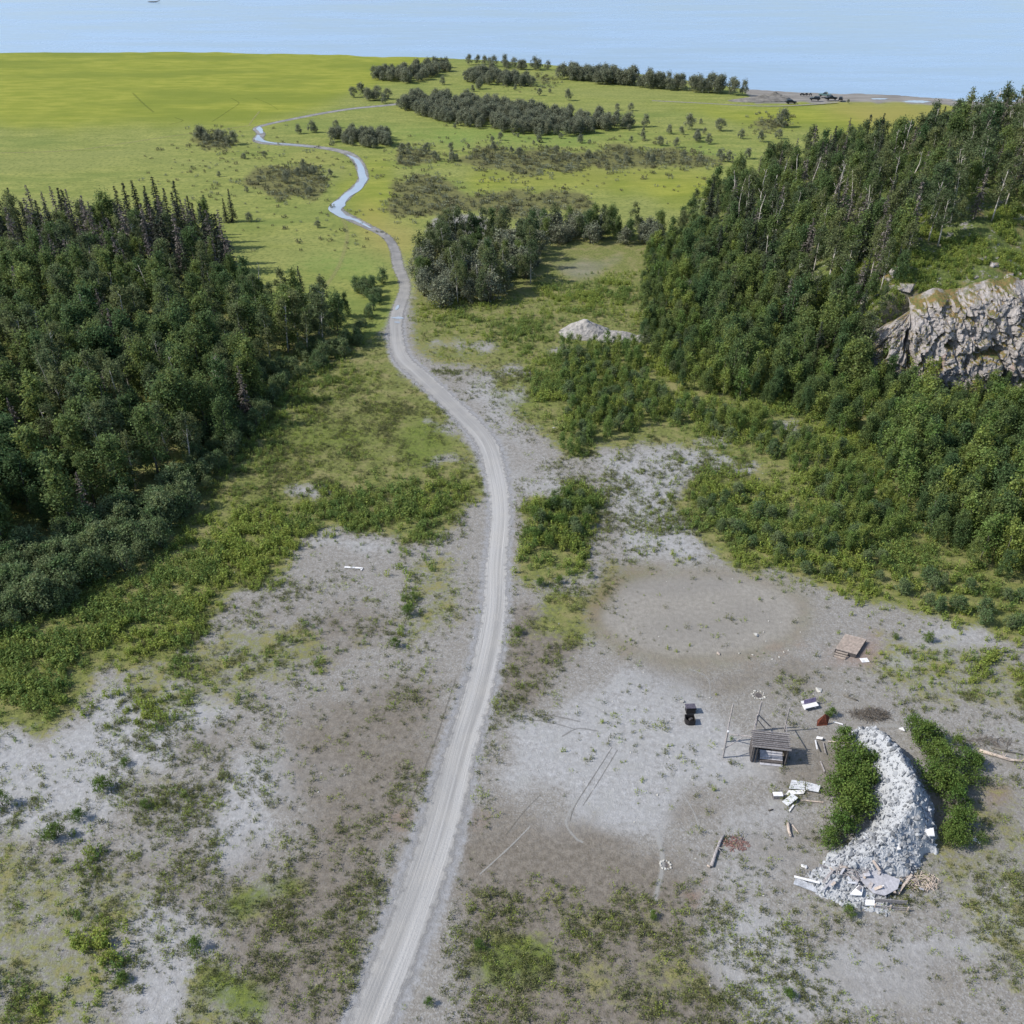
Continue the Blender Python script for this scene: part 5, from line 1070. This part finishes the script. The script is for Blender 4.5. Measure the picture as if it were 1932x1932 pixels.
for i in range(26):
    x = random.uniform(1540, 1740); y = 1655 + (x - 1540) * .13 + random.uniform(-16, 18); a_ = random.random() * 3.14; L_ = random.uniform(8, 22)
    board(x, y, x + math.cos(a_) * L_, y + math.sin(a_) * L_ * .6, random.uniform(.12, .35), random.choice(['white', 'pale_wood', 'wood', 'concrete']), 'splintered board tossed among the wreckage at the rubble foot', z=.2 + .3 * random.random(), z1=.1 + .5 * random.random(), group='splintered boards at the rubble foot', name='splintered_board')
# smashed slab and boards at the foot of the heap
Z2 = lambda x, y: ((1800 + x / 3.577) * .826, (1580 + y / 3.577) * .826)
def slab(poly, z, th, mat, label, tilt=(0, 0), name='broken_slab', cat='slab'):
    W = [at(*Z2(*a)) for a in poly]; c = sum(W, Vector()) / len(W); n = len(W); b = MB(); vs = [(w_.x - c.x, w_.y - c.y, z + tilt[0] * (w_.x - c.x) + tilt[1] * (w_.y - c.y)) for w_ in W]
    b.add(vs + [(v[0], v[1], v[2] + th) for v in vs], [tuple(reversed(range(n))), tuple(range(n, 2 * n))] + [(i, (i + 1) % n, n + (i + 1) % n, n + i) for i in range(n)]); o = b.build(name, M[mat]); o.location = (c.x, c.y, .8 * float(heap(np.array([c.x]), np.array([c.y]))[0])); return tag(o, label, cat)
slab([(690, 1680), (590, 1590), (540, 1500), (640, 1480), (800, 1540), (900, 1580), (880, 1650), (780, 1700)], .45, .12, 'concrete', 'large broken pale slab at the foot of the rubble', (.02, .08))
slab([(40, 1580), (240, 1650), (220, 1600), (60, 1530)], .12, .1, 'rubble', 'flat pale slab at the far left of the rubble foot', (0, .1)); slab([(490, 1690), (560, 1620), (600, 1640), (590, 1700)], .2, .15, 'white', 'white chunk left of the large broken slab', (.1, .1))
slab([(620, 1765), (700, 1765), (700, 1720), (625, 1720)], .06, .1, 'white', 'white rectangular block left of the broken pallet'); slab([(830, 1310), (860, 1390), (885, 1385), (850, 1300)], .1, .14, 'white', 'curved white slab on weeds below the rubble')
slab([(1080, 1230), (1110, 1270), (1160, 1270), (1145, 1215)], .5, .12, 'white', 'white plate at the lower right of the rubble heap', (0, .3)); slab([(300, 1640), (260, 1660), (330, 1570), (345, 1590)], .2, .1, 'concrete', 'narrow concrete piece beside the far left slab', (0, .2))
for i, (a, b_, lb) in enumerate((((45, 1530), (250, 1590), 'long white beam at the left of the rubble foot'), ((270, 1610), (345, 1520), 'grey beam crossing beside the long white beam'), ((900, 1650), (1000, 1520), 'brownish plank leaning at the right of the large slab'), ((500, 1560), (560, 1600), 'short plank behind the white chunk'), ((670, 1450), (720, 1540), 'pale plank reaching up the rubble above the slab'), ((840, 1600), (860, 1680), 'thin plank across the large slab'))):
    x0, y0 = Z2(*a); x1, y1 = Z2(*b_); board(x0, y0, x1, y1, .2, 'white' if i in (0,) else ('wood' if i in (1, 3) else 'pale_wood'), lb, z=.3, z1=.45, th=.09)
x0, y0 = Z2(700, 1770); p = at(x0, y0); pl = empty('broken_pallet', p, -.12, 'broken grey pallet frame standing below the large slab', 'pallet')
for z in (.12, .42): MB().beam((0, 0, z), (3.0, .1, z), .05, .1).build('rail', M['wood'], pl)
for x in (.05, 1.4, 2.9): MB().beam((x, .02, 0), (x, .06, .62), .1).build('upright', M['pale_wood'], pl)
MB().beam((.1, .5, .5), (2.9, .6, .52), .04, .5).build('top_board', M['wood'], pl)

# gravel mound by the hill foot and dunes at the beach
def mound(x, y, rx, ry, h, mat, name, seed, label):
    c = at(x, y); g1, g2 = np.meshgrid(np.linspace(-1, 1, 60), np.linspace(-1, 1, 46)); rr = np.hypot(g1, g2); zz = h * np.clip(1 - rr, 0, 1) ** .9 * (.6 + .9 * fbm(g1 * 2.5 + 9, g2 * 2.5 + seed, seed, 4)) + (fbm(g1 * 9, g2 * 9, seed + 1, 3) - .5) * h * .15 * (rr < .9) - .05 - .5 * (rr > .98)
    V = np.stack([c.x + g1 * rx, c.y + g2 * ry, zz], -1).reshape(-1, 3); ii = (np.arange(45)[:, None] * 60 + np.arange(59)[None]).ravel(); o = link(name, np_mesh(name, V, np.stack([ii, ii + 1, ii + 61, ii + 60], 1), 4), mat); return tag(o, label, kind='structure')
gm_ = simple('mound_gravel', (.33, .315, .30), .95, .3, .8); mound(1105, 628, 5.8, 4.2, 2.9, gm_, 'gravel_mound', 3, None); mound(1160, 636, 5.0, 3.2, 1.5, gm_, 'gravel_mound', 8, None); mound(1215, 640, 3, 2, 1.0, gm_, 'gravel_mound', 5, None)
stone(1063, 634, .5, 'pale block at the left foot of the gravel mound'); 
bm_ = simple('beach_sand', (.20, .19, .175), .95, .35, .3); mound(1440, 188, 12, 5, 1.6, bm_, 'sand_bank', 11, None); mound(1462, 184, 7, 4, 2.2, bm_, 'sand_bank', 12, None); mound(1410, 190, 9, 4, 1.2, bm_, 'sand_bank', 13, None)

# ------------------------------------------------------------ vehicles by the beach
def car(x, y, rz, label, paint_='car', s=1., body='suv'):
    p = at(x, y); o = empty('parked_car', p, rz, label, 'car', None); o.scale = (s, s, s)
    prof = [(-2.3, .45), (-2.35, .95), (-2.2, 1.1), (-.9 if body == 'truck' else -2.05, 1.15), (2.1, .95), (2.32, .8), (2.3, .4)] if False else None
    b = MB(); S_ = [(-2.3, .4), (-2.35, 1.0), (1.0, 1.05), (2.2, .92), (2.35, .7), (2.3, .4)]; n = len(S_)
    b.add([(a, -.92, z) for a, z in S_] + [(a, .92, z) for a, z in S_], [tuple(range(n)), tuple(reversed(range(n, 2 * n)))] + [(i, n + i, n + (i + 1) % n, (i + 1) % n) for i in range(n)]); b.build('body', M[paint_], o, bevel=.06)
    g0, g1 = (-.9, .9) if body == 'truck' else (-2.2, .95)
    gb = MB(); gb.add([(g0, -.88, 1.0), (g1, -.88, 1.0), (g1, .88, 1.0), (g0, .88, 1.0), (g0 + .22, -.74, 1.6), (g1 - .65, -.74, 1.6), (g1 - .65, .74, 1.6), (g0 + .22, .74, 1.6)], [(3, 2, 1, 0), (4, 5, 6, 7), (0, 1, 5, 4), (1, 2, 6, 5), (2, 3, 7, 6), (3, 0, 4, 7)]); gb.build('windows', M['glass'], o)
    MB().box(((g0 + g1 - .43) / 2, 0, 1.63), (g1 - g0 - .85, 1.46, .07)).build('roof', M[paint_], o, bevel=.02)
    for wx_ in (-1.45, 1.45):
        for wy_ in (-.86, .86): MB().tube([(wx_, wy_ - .11, .36), (wx_, wy_ + .11, .36)], [.37, .37], 14).build('wheel', M['rubber'], o)
    return o
car(1492, 195, .05, 'dark car parked alone, leftmost by the beach'); car(1537, 189, 2.9, 'dark car second from the left by the beach'); car(1567, 188, .15, 'dark pickup in the middle of the beach group', body='truck', s=1.15); car(1586, 189, 1.2, 'dark car at the right end of the beach group', s=.9)
car(1556, 182, 2.6, 'grey green pickup parked behind the beach group', 'car2', 1.15, 'truck')
for i, (x, y, lb) in enumerate(((1513, 180, 'leftmost'), (1521, 180, 'middle'), (1529, 180, 'right hand'))):
    p = at(x, y); o = empty('quad_bike', p, i * .7, 'small dark quad bike, %s of three near the water' % lb, 'quad bike')
    b = MB(); b.box((0, 0, .65), (1.5, .5, .35)); b.box((.5, 0, .95), (.3, .8, .12)); b.build('body', M['car'], o, bevel=.05); MB().box((-.2, 0, .9), (.7, .35, .15)).build('seat', M['rubber'], o, bevel=.04)
    for wx_ in (-.6, .6):
        for wy_ in (-.45, .45): MB().tube([(wx_, wy_ - .12, .3), (wx_, wy_ + .12, .3)], [.3, .3], 10).build('wheel', M['rubber'], o)
# drift timber out on the water
p = at(289, 4, -.9); o = MB().tube([(-5, .4, .3), (-2, 0, .35), (2, 0, .3), (5, .8, .9), (6, 1.3, 1.6)], [.15, .3, .34, .25, .1], 8).build('drift_timber', M['dark_bark'], None, True); o.location = p; tag(o, 'dark drifting tree trunk on the sea at top left', 'driftwood')
